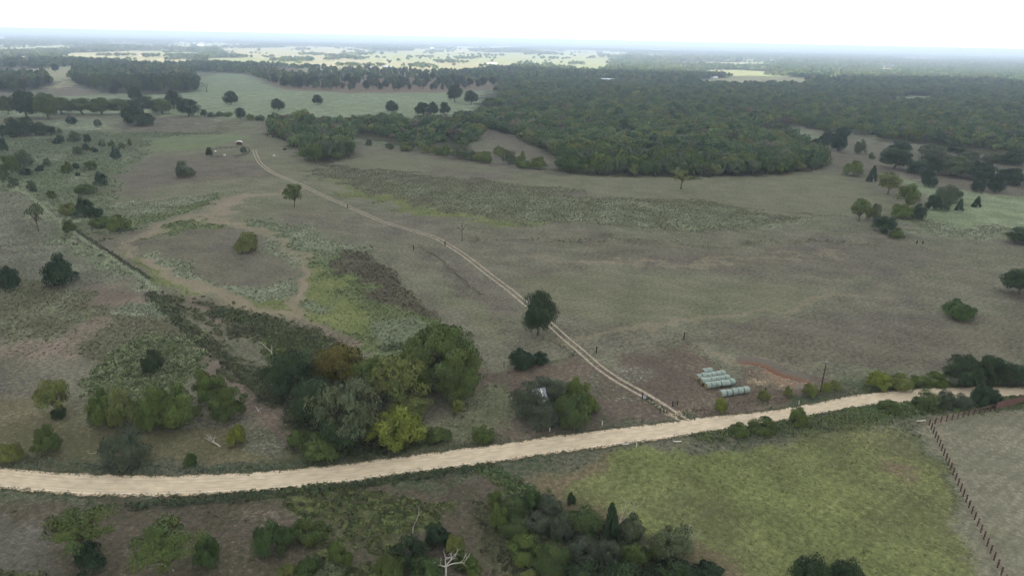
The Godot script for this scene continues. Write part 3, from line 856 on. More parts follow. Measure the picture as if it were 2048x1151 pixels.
		[[1696, 392, 1741, 442], "elm", "mid", "meadow_tree", "yellow-topped tree where the pale strip meets the brown pasture"],
		[[1732, 404, 1762, 442], "bush", "grey", "meadow_bush", "slim bush behind the long dark shrub"],
		[[1744, 430, 1792, 464], "bush", "cedar", "meadow_bush", "long dark shrub on the old fence line"],
		[[1778, 456, 1810, 476], "bush", "oak", "meadow_bush", "low shrub at the lower end of the old fence line"],
		[[1734, 334, 1753, 363], "cedar", "cedar", "meadow_tree", "small pointed cedar at the head of the meadow grove"],
		[[1748, 338, 1804, 388], "elm", "elm", "meadow_tree", "yellowish tree at the top of the meadow grove"],
		[[1786, 362, 1838, 424], "elm", "mid", "meadow_tree", "tall green tree in the meadow grove's middle"],
		[[1780, 405, 1825, 436], "bush", "mid", "meadow_bush", "green bush at the meadow grove's lower west corner"],
		[[1820, 408, 1852, 438], "bush", "cedar", "meadow_bush", "dark bush at the meadow grove's lower east corner"],
		[[1841, 339, 1873, 373], "bush", "cedar", "meadow_bush", "round dark bush on the brown slope above the meadow"],
		[[1868, 366, 1920, 404], "bush", "field", "meadow_bush", "largest rounded green bush in the eastern meadow"],
		[[1849, 388, 1884, 420], "bush", "cedar", "meadow_bush", "dark double bush below the largest rounded green one"],
		[[1881, 400, 1899, 421], "bush", "field", "meadow_bush", "small bush next to the dark double bush"],
		[[1911, 399, 1926, 421], "cedar", "cedar", "meadow_bush", "small pointed cedar in the eastern meadow"],
		[[1945, 394, 1961, 414], "cedar", "cedar", "meadow_bush", "little pointed cedar alone at the meadow's middle"],
		[[1942, 354, 1968, 385], "bush", "cedar", "meadow_bush", "dark tree on the meadow's upper border"],
		[[1974, 352, 2006, 384], "bush", "cedar", "meadow_bush", "broader dark tree on the meadow's upper border"],
		[[1686, 318, 1727, 351], "bush", "mid", "clearing_tree", "yellow-green tree at the tip of the brown clearing"],
		[[1756, 294, 1820, 337], "oak", "dark", "clearing_tree", "broad dark oak standing free in the brown clearing"],
		[[2014, 450, 2090, 487], "oak", "dark", "field_tree", "dark spreading tree where the pale strip ends in the east"],
		[[250, 211, 308, 251], "bush", "dark", "field_oak", "big dark oak on the mown field before the creek tree line"],
	]

# bushes and trees that only their place tells apart
func alike_plants() -> Array:
	return [
		["scrub_bush", "small dark bush scattered on the weedy scrubland", "bush", "bushes scattered over the scrubland", "bush", ["cedar", "oak", "field"],
			[150, 370, 192, 387, 170, 320, 195, 339, 124, 321, 147, 346, 145, 325, 159, 338, 54, 359, 73, 379, 16, 354, 36, 373, 87, 315, 102, 331, 221, 301, 243, 317, 145, 292, 166, 309, 165, 286, 179, 301, 224, 289, 239, 304, 197, 279, 211, 293, 216, 280, 229, 293, 236, 285, 249, 297, 167, 267, 183, 285, 135, 262, 161, 283, 112, 269, 129, 285, 0, 274, 16, 304, 4, 308, 42, 347, 30, 300, 66, 332, 255, 277, 263, 291, 0, 340, 20, 360, 40, 335, 62, 350, 105, 275, 118, 288, 185, 295, 196, 304, 95, 380, 112, 396, 70, 330, 86, 342, 132, 232, 153, 248, 187, 238, 204, 253, 180, 292, 190, 302, 114, 256, 124, 266, 60, 372, 74, 384, 150, 344, 160, 352]],
		["thicket_tree", "dark tree in the clump on the scrubland's upper edge", "tree", "dark trees of the scrubland's upper clump", "bush", ["dark"],
			[0, 234, 40, 274, 34, 232, 70, 266, 64, 244, 108, 270, 20, 240, 60, 272]],
		["creek_tree", "dark green tree in the unbroken creek-side row", "tree", "trees of the creek-side row", "oak", ["dark", "oak"],
			[0, 192, 32, 228, 24, 182, 84, 236, 70, 186, 122, 238, 95, 194, 152, 228, 140, 196, 188, 228, 178, 195, 228, 229, 218, 197, 268, 228, 260, 192, 312, 227, 300, 197, 348, 227, -40, 190, 10, 228]],
		["meadow_oak", "dark tree standing free in the pale green meadow", "tree", "free-standing trees of the pale meadow", "oak", ["dark"],
			[330, 182, 366, 217, 356, 197, 400, 232, 257, 174, 285, 202, 470, 215, 493, 238, 446, 182, 477, 209, 542, 197, 570, 222, 624, 189, 647, 209, 771, 201, 797, 226, 829, 204, 863, 233, 857, 204, 877, 231, 877, 205, 901, 231, 893, 169, 926, 204, 927, 181, 957, 208, 220, 172, 236, 190, 104, 128, 118, 144]],
		["clearing_bush", "dark bush at the ragged edge of the brown clearing", "bush", "bushes edging the brown clearing", "bush", ["dark", "cedar", "field"],
			[1815, 309, 1884, 348, 1870, 307, 1948, 352, 1934, 321, 1988, 362, 1988, 334, 2050, 368, 1964, 304, 2008, 324, 1838, 289, 1892, 312, 1660, 264, 1692, 302, 1626, 270, 1660, 290, 1708, 280, 1732, 308, 1738, 304, 1750, 318, 1895, 286, 1930, 306, 1778, 280, 1824, 302, 1640, 262, 1668, 284, 1668, 252, 1700, 276, 1920, 300, 1960, 318, 2000, 300, 2050, 330]],
		["hedge_bush", "small green bush in the low row along the ditch", "bush", "bushes of the ditch row", "bush", ["green", "mid"],
			[400, 218, 416, 231, 415, 223, 435, 233, 432, 222, 450, 232, 448, 223, 466, 233, 492, 228, 510, 240, 510, 230, 530, 242]],
		["young_tree", "young green tree in the fringe before the brown strip", "tree", "young trees of the forest fringe", "bush", ["field", "mid", "lime_soft"],
			[860, 292, 885, 310, 880, 288, 905, 312, 900, 292, 935, 318, 925, 298, 955, 320, 945, 302, 975, 322, 958, 300, 985, 326, 1002, 298, 1032, 328, 1030, 310, 1062, 336, 1058, 312, 1095, 338, 800, 282, 825, 302, 770, 284, 790, 298, 730, 278, 745, 290, 1040, 300, 1050, 314, 985, 292, 1012, 312, 840, 290, 862, 306]],
	]

var forest_meshes := []
var far_meshes := []
var patch_mesh: Mesh

func joined(cr: Array, low: float, height: float, radius: float, sides: int) -> Mesh:
	# crown and trunk of a far tree as one mesh, in metres
	var k := Kit.new()
	var a: Array = cr[0].surface_get_arrays(0)
	k.v = a[Mesh.ARRAY_VERTEX]
	k.n = a[Mesh.ARRAY_NORMAL]
	k.c = a[Mesh.ARRAY_COLOR]
	k.ix = a[Mesh.ARRAY_INDEX]
	for i in k.v.size():
		var p := k.v[i]
		k.v[i] = Vector3(p.x * radius, low * height + p.y * height * (1.0 - low), p.z * radius)
	k.tint = Color(1.0, 0.8, 0.8)
	k.tube([Vector3(0, -0.2, 0), Vector3(0, height * (low + 0.3), 0)], [radius * 0.09, radius * 0.05], sides, false)
	return k.mesh()

func many(n: String, meshes: Array, places: Array, label: String, category: String, group := "") -> void:
	# places: [Transform3D, Color]; one MultiMesh for each mesh of the kind, under one object
	var holder := Node3D.new()
	holder.name = numbered(n)
	add_child(holder)
	tag(holder, label, category, group, "stuff")
	for q in meshes.size():
		var mine := []
		for i in range(q, places.size(), meshes.size()): mine.append(places[i])
		if mine.is_empty(): continue
		var mm := MultiMesh.new()
		mm.transform_format = MultiMesh.TRANSFORM_3D
		mm.use_colors = true
		mm.mesh = meshes[q]
		mm.instance_count = mine.size()
		for i in mine.size():
			mm.set_instance_transform(i, mine[i][0])
			mm.set_instance_color(i, mine[i][1])
		var o := MultiMeshInstance3D.new()
		o.name = n.trim_suffix("s") + "_mass"
		o.multimesh = mm
		o.material_override = mat("stuff_leaf", Color(1, 1, 1), 0.8, true, 0.8)
		o.set_meta("kind", "stuff")
		holder.add_child(o, true)

func leaf_color(lo: Array, hi: Array, gain := 1.0) -> Color:
	var t := rng.randf()
	var c := Color8(int(lerpf(lo[0], hi[0], t)), int(lerpf(lo[1], hi[1], t)), int(lerpf(lo[2], hi[2], t))).srgb_to_linear()
	var q := rng.randf_range(0.8, 1.2) * gain
	return Color(c.r * q, c.g * q, c.b * q)

func wood_color() -> Color:
	# the mixed woods: mostly green, some yellowing, some grey-leaved, a few bare crowns
	var tone := rng.randf()
	if tone < 0.7: return leaf_color([72, 96, 64], [120, 136, 86], 1.14)
	if tone < 0.86: return leaf_color([112, 122, 70], [138, 140, 86], 1.12)
	if tone < 0.97: return leaf_color([98, 104, 86], [124, 124, 104], 1.12)
	return leaf_color([112, 104, 86], [126, 116, 96], 1.12)

func spots(a: Array, gap: float) -> Array:
	var pg := poly(a)
	var lo := pg[0]
	var hi := pg[0]
	for p in pg:
		lo = lo.min(p)
		hi = hi.max(p)
	var out := []
	var z := lo.y
	while z < hi.y:
		var x := lo.x
		while x < hi.x:
			var p := Vector2(x + rng.randf() * gap, z + rng.randf() * gap)
			if Geometry2D.is_point_in_polygon(p, pg): out.append(Vector3(p.x, 0, p.y))
			x += gap
		z += gap
	return out

func upright(p: Vector3, sx: float, sy: float) -> Transform3D:
	return Transform3D(Basis(Vector3.UP, rng.randf() * TAU).scaled_local(Vector3(sx, sy, sx)), p)

func build_forests() -> void:
	for i in 4: forest_meshes.append(joined(crown(22, 36, 0.155, "round", 0.36, 0.4), 0.03, 10.0, 5.0, 4))
	for i in 3: far_meshes.append(joined(crown(12, 12, 0.36, "round", 0.4, 0.4), 0.14, 10.0, 5.0, 3))
	# the dense wood and its offshoots: gap, height, colours
	var trees := []
	var glades := []
	for e in patches():
		if e[0] in ["straw", "straw_green", "meadow"]: glades.append(poly(e[1]))
	for w in [
		[[1114, 345, 1250, 352, 1400, 353, 1560, 350, 1655, 336, 1645, 312, 1600, 288, 1530, 255, 1420, 235, 1250, 215, 1080, 215, 950, 234, 905, 240, 1000, 264, 1014, 270, 1092, 302, 1126, 320], 5.3, 8.2, 1.0],
		[[1530, 250, 1600, 250, 1640, 262, 1720, 268, 1790, 280, 1900, 292, 2048, 330, 2048, 180, 1500, 169, 1200, 163, 1000, 157, 1000, 172, 960, 200, 960, 215, 1080, 212, 1250, 212, 1420, 232], 6.6, 7.6, 1.0],
		[[542, 268, 600, 300, 612, 325, 650, 328, 700, 315, 705, 297, 690, 272, 640, 255, 545, 246], 6.5, 10.0, 1.0],
		[[690, 272, 720, 258, 800, 262, 900, 280, 960, 280, 930, 296, 830, 304, 790, 282, 740, 268], 6.5, 7.0, 0.9],
		[[640, 256, 720, 246, 800, 240, 900, 242, 970, 264, 960, 278, 900, 276, 800, 258, 720, 254, 690, 266], 6.5, 7.5, 1.0],
	]:
		for p in spots(w[0], w[1]):
			var open_ground := false
			for gl: PackedVector2Array in glades:
				if Geometry2D.is_point_in_polygon(Vector2(p.x, p.z), gl): open_ground = true
			if open_ground: continue
			if hill_noise.get_noise_2d(p.x * 130.0, p.z * 130.0) > 0.36: continue
			trees.append([p, w[2] * rng.randf_range(0.5, 1.0) * rng.randf_range(0.85, 1.4), rng.randf_range(0.8, 1.3)])
	trees.sort_custom(func(a, b): return a[0].length_squared() < b[0].length_squared())
	var rest := []
	var pick := ["green", "oak", "mid", "green", "field", "elm", "field"]
	for i in trees.size():
		var t: Array = trees[i]
		if i < 300:
			plant("wood", t[0], t[1] * 0.95 * t[2], t[1], pick[rng.randi() % 7], "forest_tree", "green broadleaf tree packed into the front of the dense wood", "tree", "trees at the front of the dense wood")
		else:
			rest.append([upright(t[0], t[1] * 0.1 * t[2], t[1] * 0.1), wood_color()])
	many("forest", forest_meshes, rest, "dense dark green wood spreading behind the pasture", "forest")
	# the open woods on the slopes, trunks showing
	var open := []
	for w in [
		[[140, 168, 200, 182, 300, 188, 395, 182, 395, 152, 330, 138, 150, 138], 13.0, 13.0],
		[[0, 165, 20, 184, 60, 182, 105, 170, 90, 152, 0, 148], 14.0, 12.0],
		[[430, 142, 500, 150, 560, 176, 640, 180, 620, 160, 540, 146, 450, 136], 15.0, 12.0],
		[[560, 176, 700, 184, 900, 182, 990, 172, 1000, 160, 880, 148, 700, 140, 600, 150], 23.0, 12.0],
	]:
		for p in spots(w[0], w[1]):
			open.append([p, w[2] * rng.randf_range(0.7, 1.2)])
	open.sort_custom(func(a, b): return a[0].length_squared() < b[0].length_squared())
	var behind := []
	for i in open.size():
		var t: Array = open[i]
		if i < 290:
			plant("wood", t[0], t[1] * rng.randf_range(0.6, 0.95), t[1], ["dark", "oak", "cedar", "field"][rng.randi() % 4], "woodland_tree", "dark tree of the open woodland on the slope beyond the meadow", "tree", "trees of the open woodland")
		else:
			behind.append([upright(t[0], t[1] * 0.085, t[1] * 0.1), wood_color()])
	# woods to the horizon, with the far fields left open
	var clear := []
	for e in patches():
		if e[0] in ["straw", "straw_green", "meadow", "bare_pink", "red_slope"]:
			clear.append(poly(e[1]))
			if e[0] in FAR_FIELDS and clear[-1][0].length() > 1200.0: clear.append(nearer(clear[-1], 0.87))
	for e in fields_beyond: clear.append(e[1])
	var boxes := []
	for c: PackedVector2Array in clear:
		var lo := c[0]
		var hi := c[0]
		for p in c:
			lo = lo.min(p)
			hi = hi.max(p)
		boxes.append(Rect2(lo, hi - lo))
	var d: Sheet = sheets[3]
	var c_: Sheet = sheets[2]
	for band in [[1330.0, 2600.0, 11.0, 1.0], [2600.0, 5200.0, 19.0, 1.35]]:
		var z: float = -band[0]
		while z > -band[1]:
			var x := z * 0.86
			while x < -z * 0.86:
				var p := Vector2(x + rng.randf() * band[2], z + rng.randf() * band[2])
				var keep := 1.0
				for i in clear.size():
					if boxes[i].has_point(p) and Geometry2D.is_point_in_polygon(p, clear[i]):
						keep = 0.4 if hill_noise.get_noise_2d(p.x * 40.0 + 9000.0, p.y * 18.0) > 0.36 else 0.004
						break
				if keep == 1.0 and hill_noise.get_noise_2d(p.x * 22.0, p.y * 40.0) > 0.26: keep = 0.12
				if rng.randf() < keep:
					var s: float = band[3] * rng.randf_range(0.7, 1.25)
					behind.append([upright(Vector3(p.x, 0, p.y), s * rng.randf_range(0.85, 1.25), s * (1.0 if keep == 1.0 else 0.8)), wood_color()])
				x += band[2]
			z -= band[2]
	many("woodland", far_meshes, behind, "hazy mosaic of woods between pale sunlit fields", "woodland")
	# beyond five kilometres a stand of trees is one copy
	var k := Kit.new()
	for i in 9:
		var at := Vector3(rng.randf_range(-1, 1), 0, rng.randf_range(-1, 1)) * 13.0
		for j in 9:
			var e := rand_dir()
			e.y = absf(e.y)
			var p := at + Vector3(e.x * 7.0, 4.0 + e.y * 6.0, e.z * 7.0)
			var s := e.cross(Vector3.UP + rand_dir() * 0.4).normalized() * 4.0
			var t := e.cross(s).normalized() * 4.0
			var q := rng.randf_range(0.75, 1.0)
			k.tint = Color(q, q, q)
			k.quad(p - s, p + t, p + s, p - t, e, e, e, e)
	var stands := []
	for band in [[5200.0, 9000.0, 42.0, 1.0], [9000.0, 23000.0, 95.0, 1.35]]:
		var z: float = -band[0]
		while z > -band[1]:
			var x := z * 0.84
			while x < -z * 0.84:
				var p := Vector2(x + rng.randf() * band[2], z + rng.randf() * band[2])
				var open_ := hill_noise.get_noise_2d(p.x * 9.0, p.y * 22.0) > 0.36
				for i in clear.size():
					if boxes[i].has_point(p) and Geometry2D.is_point_in_polygon(p, clear[i]): open_ = true
				if not open_:
					var s: float = band[3] * rng.randf_range(0.8, 1.15)
					stands.append([upright(Vector3(p.x, hill_y(p.x, p.y), p.y), s, rng.randf_range(0.8, 1.3)), wood_color()])
				x += band[2]
			z -= band[2]
	many("treeline", [k.mesh()], stands, "far woods fading into pale haze at the horizon", "woodland")

# ------------------------------------------------------------------ weeds and grass
func build_weeds() -> void:
	var meshes := []
	for q in 3:
		var k := Kit.new()
		for i in 16:
			var e := rand_dir()
			e.y = absf(e.y) * 0.8 + 0.15
			var p := Vector3(e.x * 0.42, e.y * 0.6 + 0.05, e.z * 0.42)
			var face := (e + rand_dir() * 0.5).normalized()
			var s := face.cross(Vector3.UP + rand_dir() * 0.3).normalized()
			var t := face.cross(s)
			var up := (e + Vector3.UP * 0.8).normalized()
			var b := rng.randf_range(0.72, 1.0)
			k.tint = Color(b, b, b)
			k.quad(p - s * 0.11, p + t * 0.26, p + s * 0.11, p - t * 0.26, up, up, up, up)
		meshes.append(k.mesh())
	var places := []
	for job in [[0, 330000], [1, 480000]]:
		var s: Sheet = sheets[job[0]]
		var share: float = (s.x1 - s.x0) * (s.z1 - s.z0) / job[1]
		for i in job[1]:
			var x := rng.randf_range(s.x0, s.x1)
			var z := rng.randf_range(s.z0, s.z1)
			if absf(x) > 12.0 - z * 0.8: continue
			var id := s.warped(x, z)
			if id < 0: continue
			var d: Array = zones[zone_list[id]]
			if d[7] <= 0.0 or on_road(x, z): continue
			if rng.randf() > minf(1.0, d[6] * share): continue
			var pick: Array = d[[0, 1, 2, 2, 3][rng.randi() % 5]]
			var grow: float = rng.randf_range(0.6, 1.35) * sqrt(maxf(1.0, d[6] * share))
			var c := leaf_color(pick, pick, 1.3)
			places.append([upright(Vector3(x, 0, z), d[7] * grow * 1.5, d[7] * grow), c])
	# denser growth along old fences, ditches and verges: line, width, height, plants per metre, colours
	for w in [
		[[250, 1012, 400, 1002, 560, 986, 700, 972, 850, 951, 990, 931], 1.6, 0.9, 5.0, [62, 72, 50], [84, 92, 66]],
		[[960, 934, 1010, 955, 1050, 985, 1090, 1000], 2.5, 1.0, 6.0, [70, 88, 54], [98, 110, 70]],
		[[1385, 872, 1480, 861, 1600, 848, 1700, 836, 1760, 828], 4.0, 0.9, 9.0, [78, 90, 56], [108, 114, 76]],
		[[1700, 828, 1830, 815, 1900, 808, 1990, 801, 2060, 793], 4.0, 1.0, 16.0, [78, 94, 58], [106, 116, 74]],
		[[1480, 866, 1600, 856, 1740, 846, 1840, 842], 4.0, 0.5, 5.0, [84, 92, 62], [104, 108, 78]],
		[[0, 916, 60, 921, 130, 931, 250, 938, 400, 941, 560, 933], 2.2, 0.6, 6.0, [84, 92, 72], [108, 116, 96]],
		[[560, 926, 700, 915, 850, 898, 960, 884, 1020, 876], 2.0, 0.45, 5.0, [80, 88, 64], [104, 110, 84]],
		[[1340, 832, 1440, 818, 1530, 800, 1620, 790, 1720, 780], 2.5, 0.4, 3.5, [78, 74, 58], [100, 96, 76]],
		[[1210, 695, 1290, 688, 1370, 680, 1400, 700, 1445, 745], 1.6, 0.32, 3.0, [84, 76, 66], [96, 88, 74]],
		[[885, 772, 960, 756, 1050, 738, 1150, 712, 1105, 678], 1.2, 0.32, 3.0, [78, 74, 60], [94, 90, 72]],
		[[838, 494, 870, 510, 920, 555, 962, 590], 1.4, 0.4, 2.4, [80, 78, 64], [98, 96, 78]],
		[[20, 366, 62, 396, 112, 438, 160, 476, 215, 512, 290, 562, 312, 582], 1.0, 0.55, 10.0, [146, 152, 124], [166, 170, 144]],
		[[128, 440, 170, 474, 225, 508, 300, 558], 0.9, 0.6, 4.0, [64, 70, 50], [82, 86, 62]],
		[[300, 585, 380, 660, 450, 720, 520, 780, 560, 812], 2.5, 1.1, 5.0, [68, 74, 52], [90, 94, 66]],
		[[420, 622, 500, 640, 580, 668, 640, 710], 6.0, 1.1, 9.0, [66, 76, 50], [92, 98, 66]],
		[[240, 612, 290, 612, 330, 625], 4.0, 0.7, 8.0, [118, 128, 106], [140, 148, 124]],
		[[1290, 795, 1320, 818, 1335, 828], 1.0, 0.5, 5.0, [68, 74, 56], [90, 94, 70]],
		[[1730, 780, 1800, 778, 1880, 774, 2048, 772], 1.6, 0.7, 5.0, [70, 78, 52], [100, 106, 66]],
		[[760, 700, 800, 690, 850, 690, 880, 660], 4.0, 0.8, 6.0, [64, 76, 50], [92, 102, 66]],
		[[680, 905, 780, 900, 860, 888], 2.0, 0.8, 5.0, [62, 70, 48], [84, 92, 60]],
	]:
		var pts := line(w[0])
		for i in pts.size() - 1:
			var a: Vector3 = pts[i]
			var b: Vector3 = pts[i + 1]
			var across := (b - a).cross(Vector3.UP).normalized()
			for j in int(a.distance_to(b) * w[3] * 2.4):
				var p := a.lerp(b, rng.randf()) + across * rng.randfn(0.0, w[1] * 0.4)
				if on_road(p.x, p.z): continue
				var h: float = w[2] * rng.randf_range(0.35, 1.0)
				places.append([upright(p, h * 1.15, h), leaf_color(w[4], w[5], 1.3)])
	# grass creeping over both edges of the road
	for edge in road_edges:
		for i in edge.size() - 1:
			for j in 5:
				var p: Vector3 = edge[i].lerp(edge[i + 1], rng.randf()) + Vector3(rng.randfn(0, 0.3), 0, rng.randfn(0, 0.34))
				var h := rng.randf_range(0.08, 0.24)
				places.append([upright(p, h * 1.7, h), leaf_color([84, 86, 64], [108, 106, 82], 1.2)])
	print("weeds ", places.size())
	many("weeds", meshes, places, "rough weeds and grass tufts over the pastures and verges", "weeds")

# ------------------------------------------------------------------ roads
var road_poly := PackedVector2Array()
var road_edges := []

func on_road(x: float, z: float) -> bool:
	return Geometry2D.is_point_in_polygon(Vector2(x, z), road_poly)

func resample(pts: Array, n: int) -> Array:
	var c := Curve3D.new()
	for i in pts.size():
		var t: Vector3 = (pts[mini(i + 1, pts.size() - 1)] - pts[maxi(i - 1, 0)]) * 0.15
		c.add_point(pts[i], -t, t)
	var out := []
	var l := c.get_baked_length()
	for i in n + 1: out.append(c.sample_baked(l * i / n, true))
	return out

func road_texture() -> ImageTexture:
	var n := FastNoiseLite.new()
	n.seed = 12
	n.frequency = 0.02
	n.fractal_octaves = 4
	var im := Image.create(256, 1024, false, Image.FORMAT_RGB8)
	n.frequency = 0.012
	var patchy := n.get_seamless_image(256, 1024)
	n.frequency = 0.02
	for y in 1024:
		for x in 256:
			var u := x / 256.0
			var blot := patchy.get_pixel(x, y).r - 0.5
			var streak := n.get_noise_2d(x * 2.6, 3.0) + blot * 0.25
			var v := 1.0 + streak * 0.12 + blot * 0.12 + rng.randf_range(-0.05, 0.05)
			var edge := clampf((absf(u - 0.5) - 0.40) / 0.1, 0.0, 1.0)
			var c := Color8(187, 170, 146).lerp(Color8(178, 150, 122), edge * (0.5 + streak))
			if streak > 0.24: c = c.lerp(Color8(200, 185, 166), 0.6)
			im.set_pixel(x, y, Color(c.r * v, c.g * v, c.b * v))
	return ImageTexture.create_from_image(im)

func ribbon(a: Array, b: Array, y: float, run: float, ragged_a := [], ragged_b := []) -> ArrayMesh:
	var st := SurfaceTool.new()
	st.begin(Mesh.PRIMITIVE_TRIANGLES)
	var along := 0.0
	for i in a.size():
		if i: along += ((a[i] + b[i]) * 0.5).distance_to((a[i - 1] + b[i - 1]) * 0.5)
		for j in 5:
			var t: float = [0.0, 0.07, 0.5, 0.93, 1.0][j]
			var p: Vector3 = a[i].lerp(b[i], t)
			if ragged_a and j == 0: p = ragged_a[i]
			if ragged_b and j == 4: p = ragged_b[i]
			st.set_uv(Vector2(t, along / run))
			st.set_normal(Vector3.UP)
			st.add_vertex(p + Vector3(0, y + (0.05 * sin(t * PI) if y > 0.015 else 0.0), 0))
	for i in a.size() - 1:
		for j in 4:
			var k := i * 5 + j
			for q in [k, k + 5, k + 6, k, k + 6, k + 1]: st.add_index(q)
	return st.commit()

func build_roads() -> void:
	var up := line([-330, 895, -180, 912, 0, 933, 102, 943, 191, 948, 307, 951, 444, 947, 547, 941, 615, 934, 700, 926, 748, 919, 851, 907, 940, 895, 1022, 885, 1090, 874, 1193, 861, 1295, 849, 1350, 842, 1416, 833, 1485, 827, 1587, 814, 1656, 800, 1724, 788, 1792, 780, 1861, 775, 1963, 773, 2048, 774, 2300, 786])
	var lo := line([-330, 930, -180, 950, 0, 976, 102, 986, 171, 991, 307, 992, 410, 988, 547, 979, 649, 968, 700, 964, 782, 951, 885, 938, 988, 924, 1090, 909, 1193, 896, 1295, 882, 1380, 869, 1450, 859, 1553, 844, 1604, 834, 1690, 818, 1758, 810, 1826, 803, 1900, 798, 1997, 795, 2048, 793, 2300, 808])
	for p in up: road_poly.append(Vector2(p.x, p.z))
	for i in lo.size(): road_poly.append(Vector2(lo[lo.size() - 1 - i].x, lo[lo.size() - 1 - i].z))
	var a := resample(up, 900)
	var b := resample(lo, 900)
	var n := FastNoiseLite.new()
	n.seed = 4
	n.frequency = 0.06
	n.fractal_octaves = 4
	var ra := []
	var rb := []
	for i in a.size():
		var out: Vector3 = (a[i] - b[i]).normalized()
		ra.append(a[i] + out * n.get_noise_1d(i * 2.2) * 0.6)
		rb.append(b[i] - out * n.get_noise_1d(i * 2.2 + 5000.0) * 0.6)
	road_edges = [ra, rb]
	var m := StandardMaterial3D.new()
	m.albedo_texture = road_texture()
	m.roughness = 1.0
	m.metallic_specular = 0.1
	m.cull_mode = BaseMaterial3D.CULL_DISABLED
	tag(part("gravel_road", ribbon(a, b, 0.02, 40.0, ra, rb), m, self), "pale sandy gravel road crossing the view", "road", "", "structure")
	# the two ruts of the farm track
	var mid := resample(line([508, 300, 512, 312, 520, 326, 540, 342, 562, 353, 600, 368, 640, 388, 690, 410, 760, 441, 830, 462, 870, 475, 892, 487, 930, 511, 980, 550, 1020, 580, 1052, 607, 1100, 648, 1130, 675, 1160, 700, 1200, 735, 1240, 762, 1290, 790, 1330, 815, 1362, 836, 1376, 845]), 800)
	var sand := StandardMaterial3D.new()
	sand.albedo_texture = noise_color([114, 107, 92], [184, 172, 152], [154, 142, 124], 40)
	sand.uv1_triplanar = true
	sand.uv1_world_triplanar = true
	sand.uv1_scale = Vector3(0.11, 0.11, 0.11)
	sand.roughness = 1.0
	sand.metallic_specular = 0.1
	sand.cull_mode = BaseMaterial3D.CULL_DISABLED
	for side in [-0.85, 0.85]:
		var l := []
		var r := []
		for i in mid.size():
			var dir: Vector3 = (mid[mini(i + 1, mid.size() - 1)] - mid[maxi(i - 1, 0)]).normalized()
			var s := dir.cross(Vector3.UP)
			var w := 0.27 + 0.15 * n.get_noise_1d(i * 2.0 + side * 900.0) + 0.14 * smoothstep(720.0, 800.0, i) + 0.06 * n.get_noise_1d(i * 11.0)
			l.append(mid[i] + s * (side - w))
			r.append(mid[i] + s * (side + w))
		tag(part("track_rut", ribbon(l, r, 0.012, 10.0), sand, self), "sandy wheel rut of the farm track through the pasture", "track", "ruts of the farm track", "structure")

func noise_color(a: Array, b: Array, c: Array, seed_: int) -> NoiseTexture2D:
	var n := FastNoiseLite.new()
	n.seed = seed_
	n.frequency = 0.02
	n.fractal_octaves = 5
	var t := NoiseTexture2D.new()
	t.width = 512
	t.height = 512
	t.seamless = true
	t.noise = n
	var gr := Gradient.new()
	gr.set_color(0, Color8(a[0], a[1], a[2]))
	gr.set_color(1, Color8(b[0], b[1], b[2]))
	gr.add_point(0.5, Color8(c[0], c[1], c[2]))
	t.color_ramp = gr
	return t

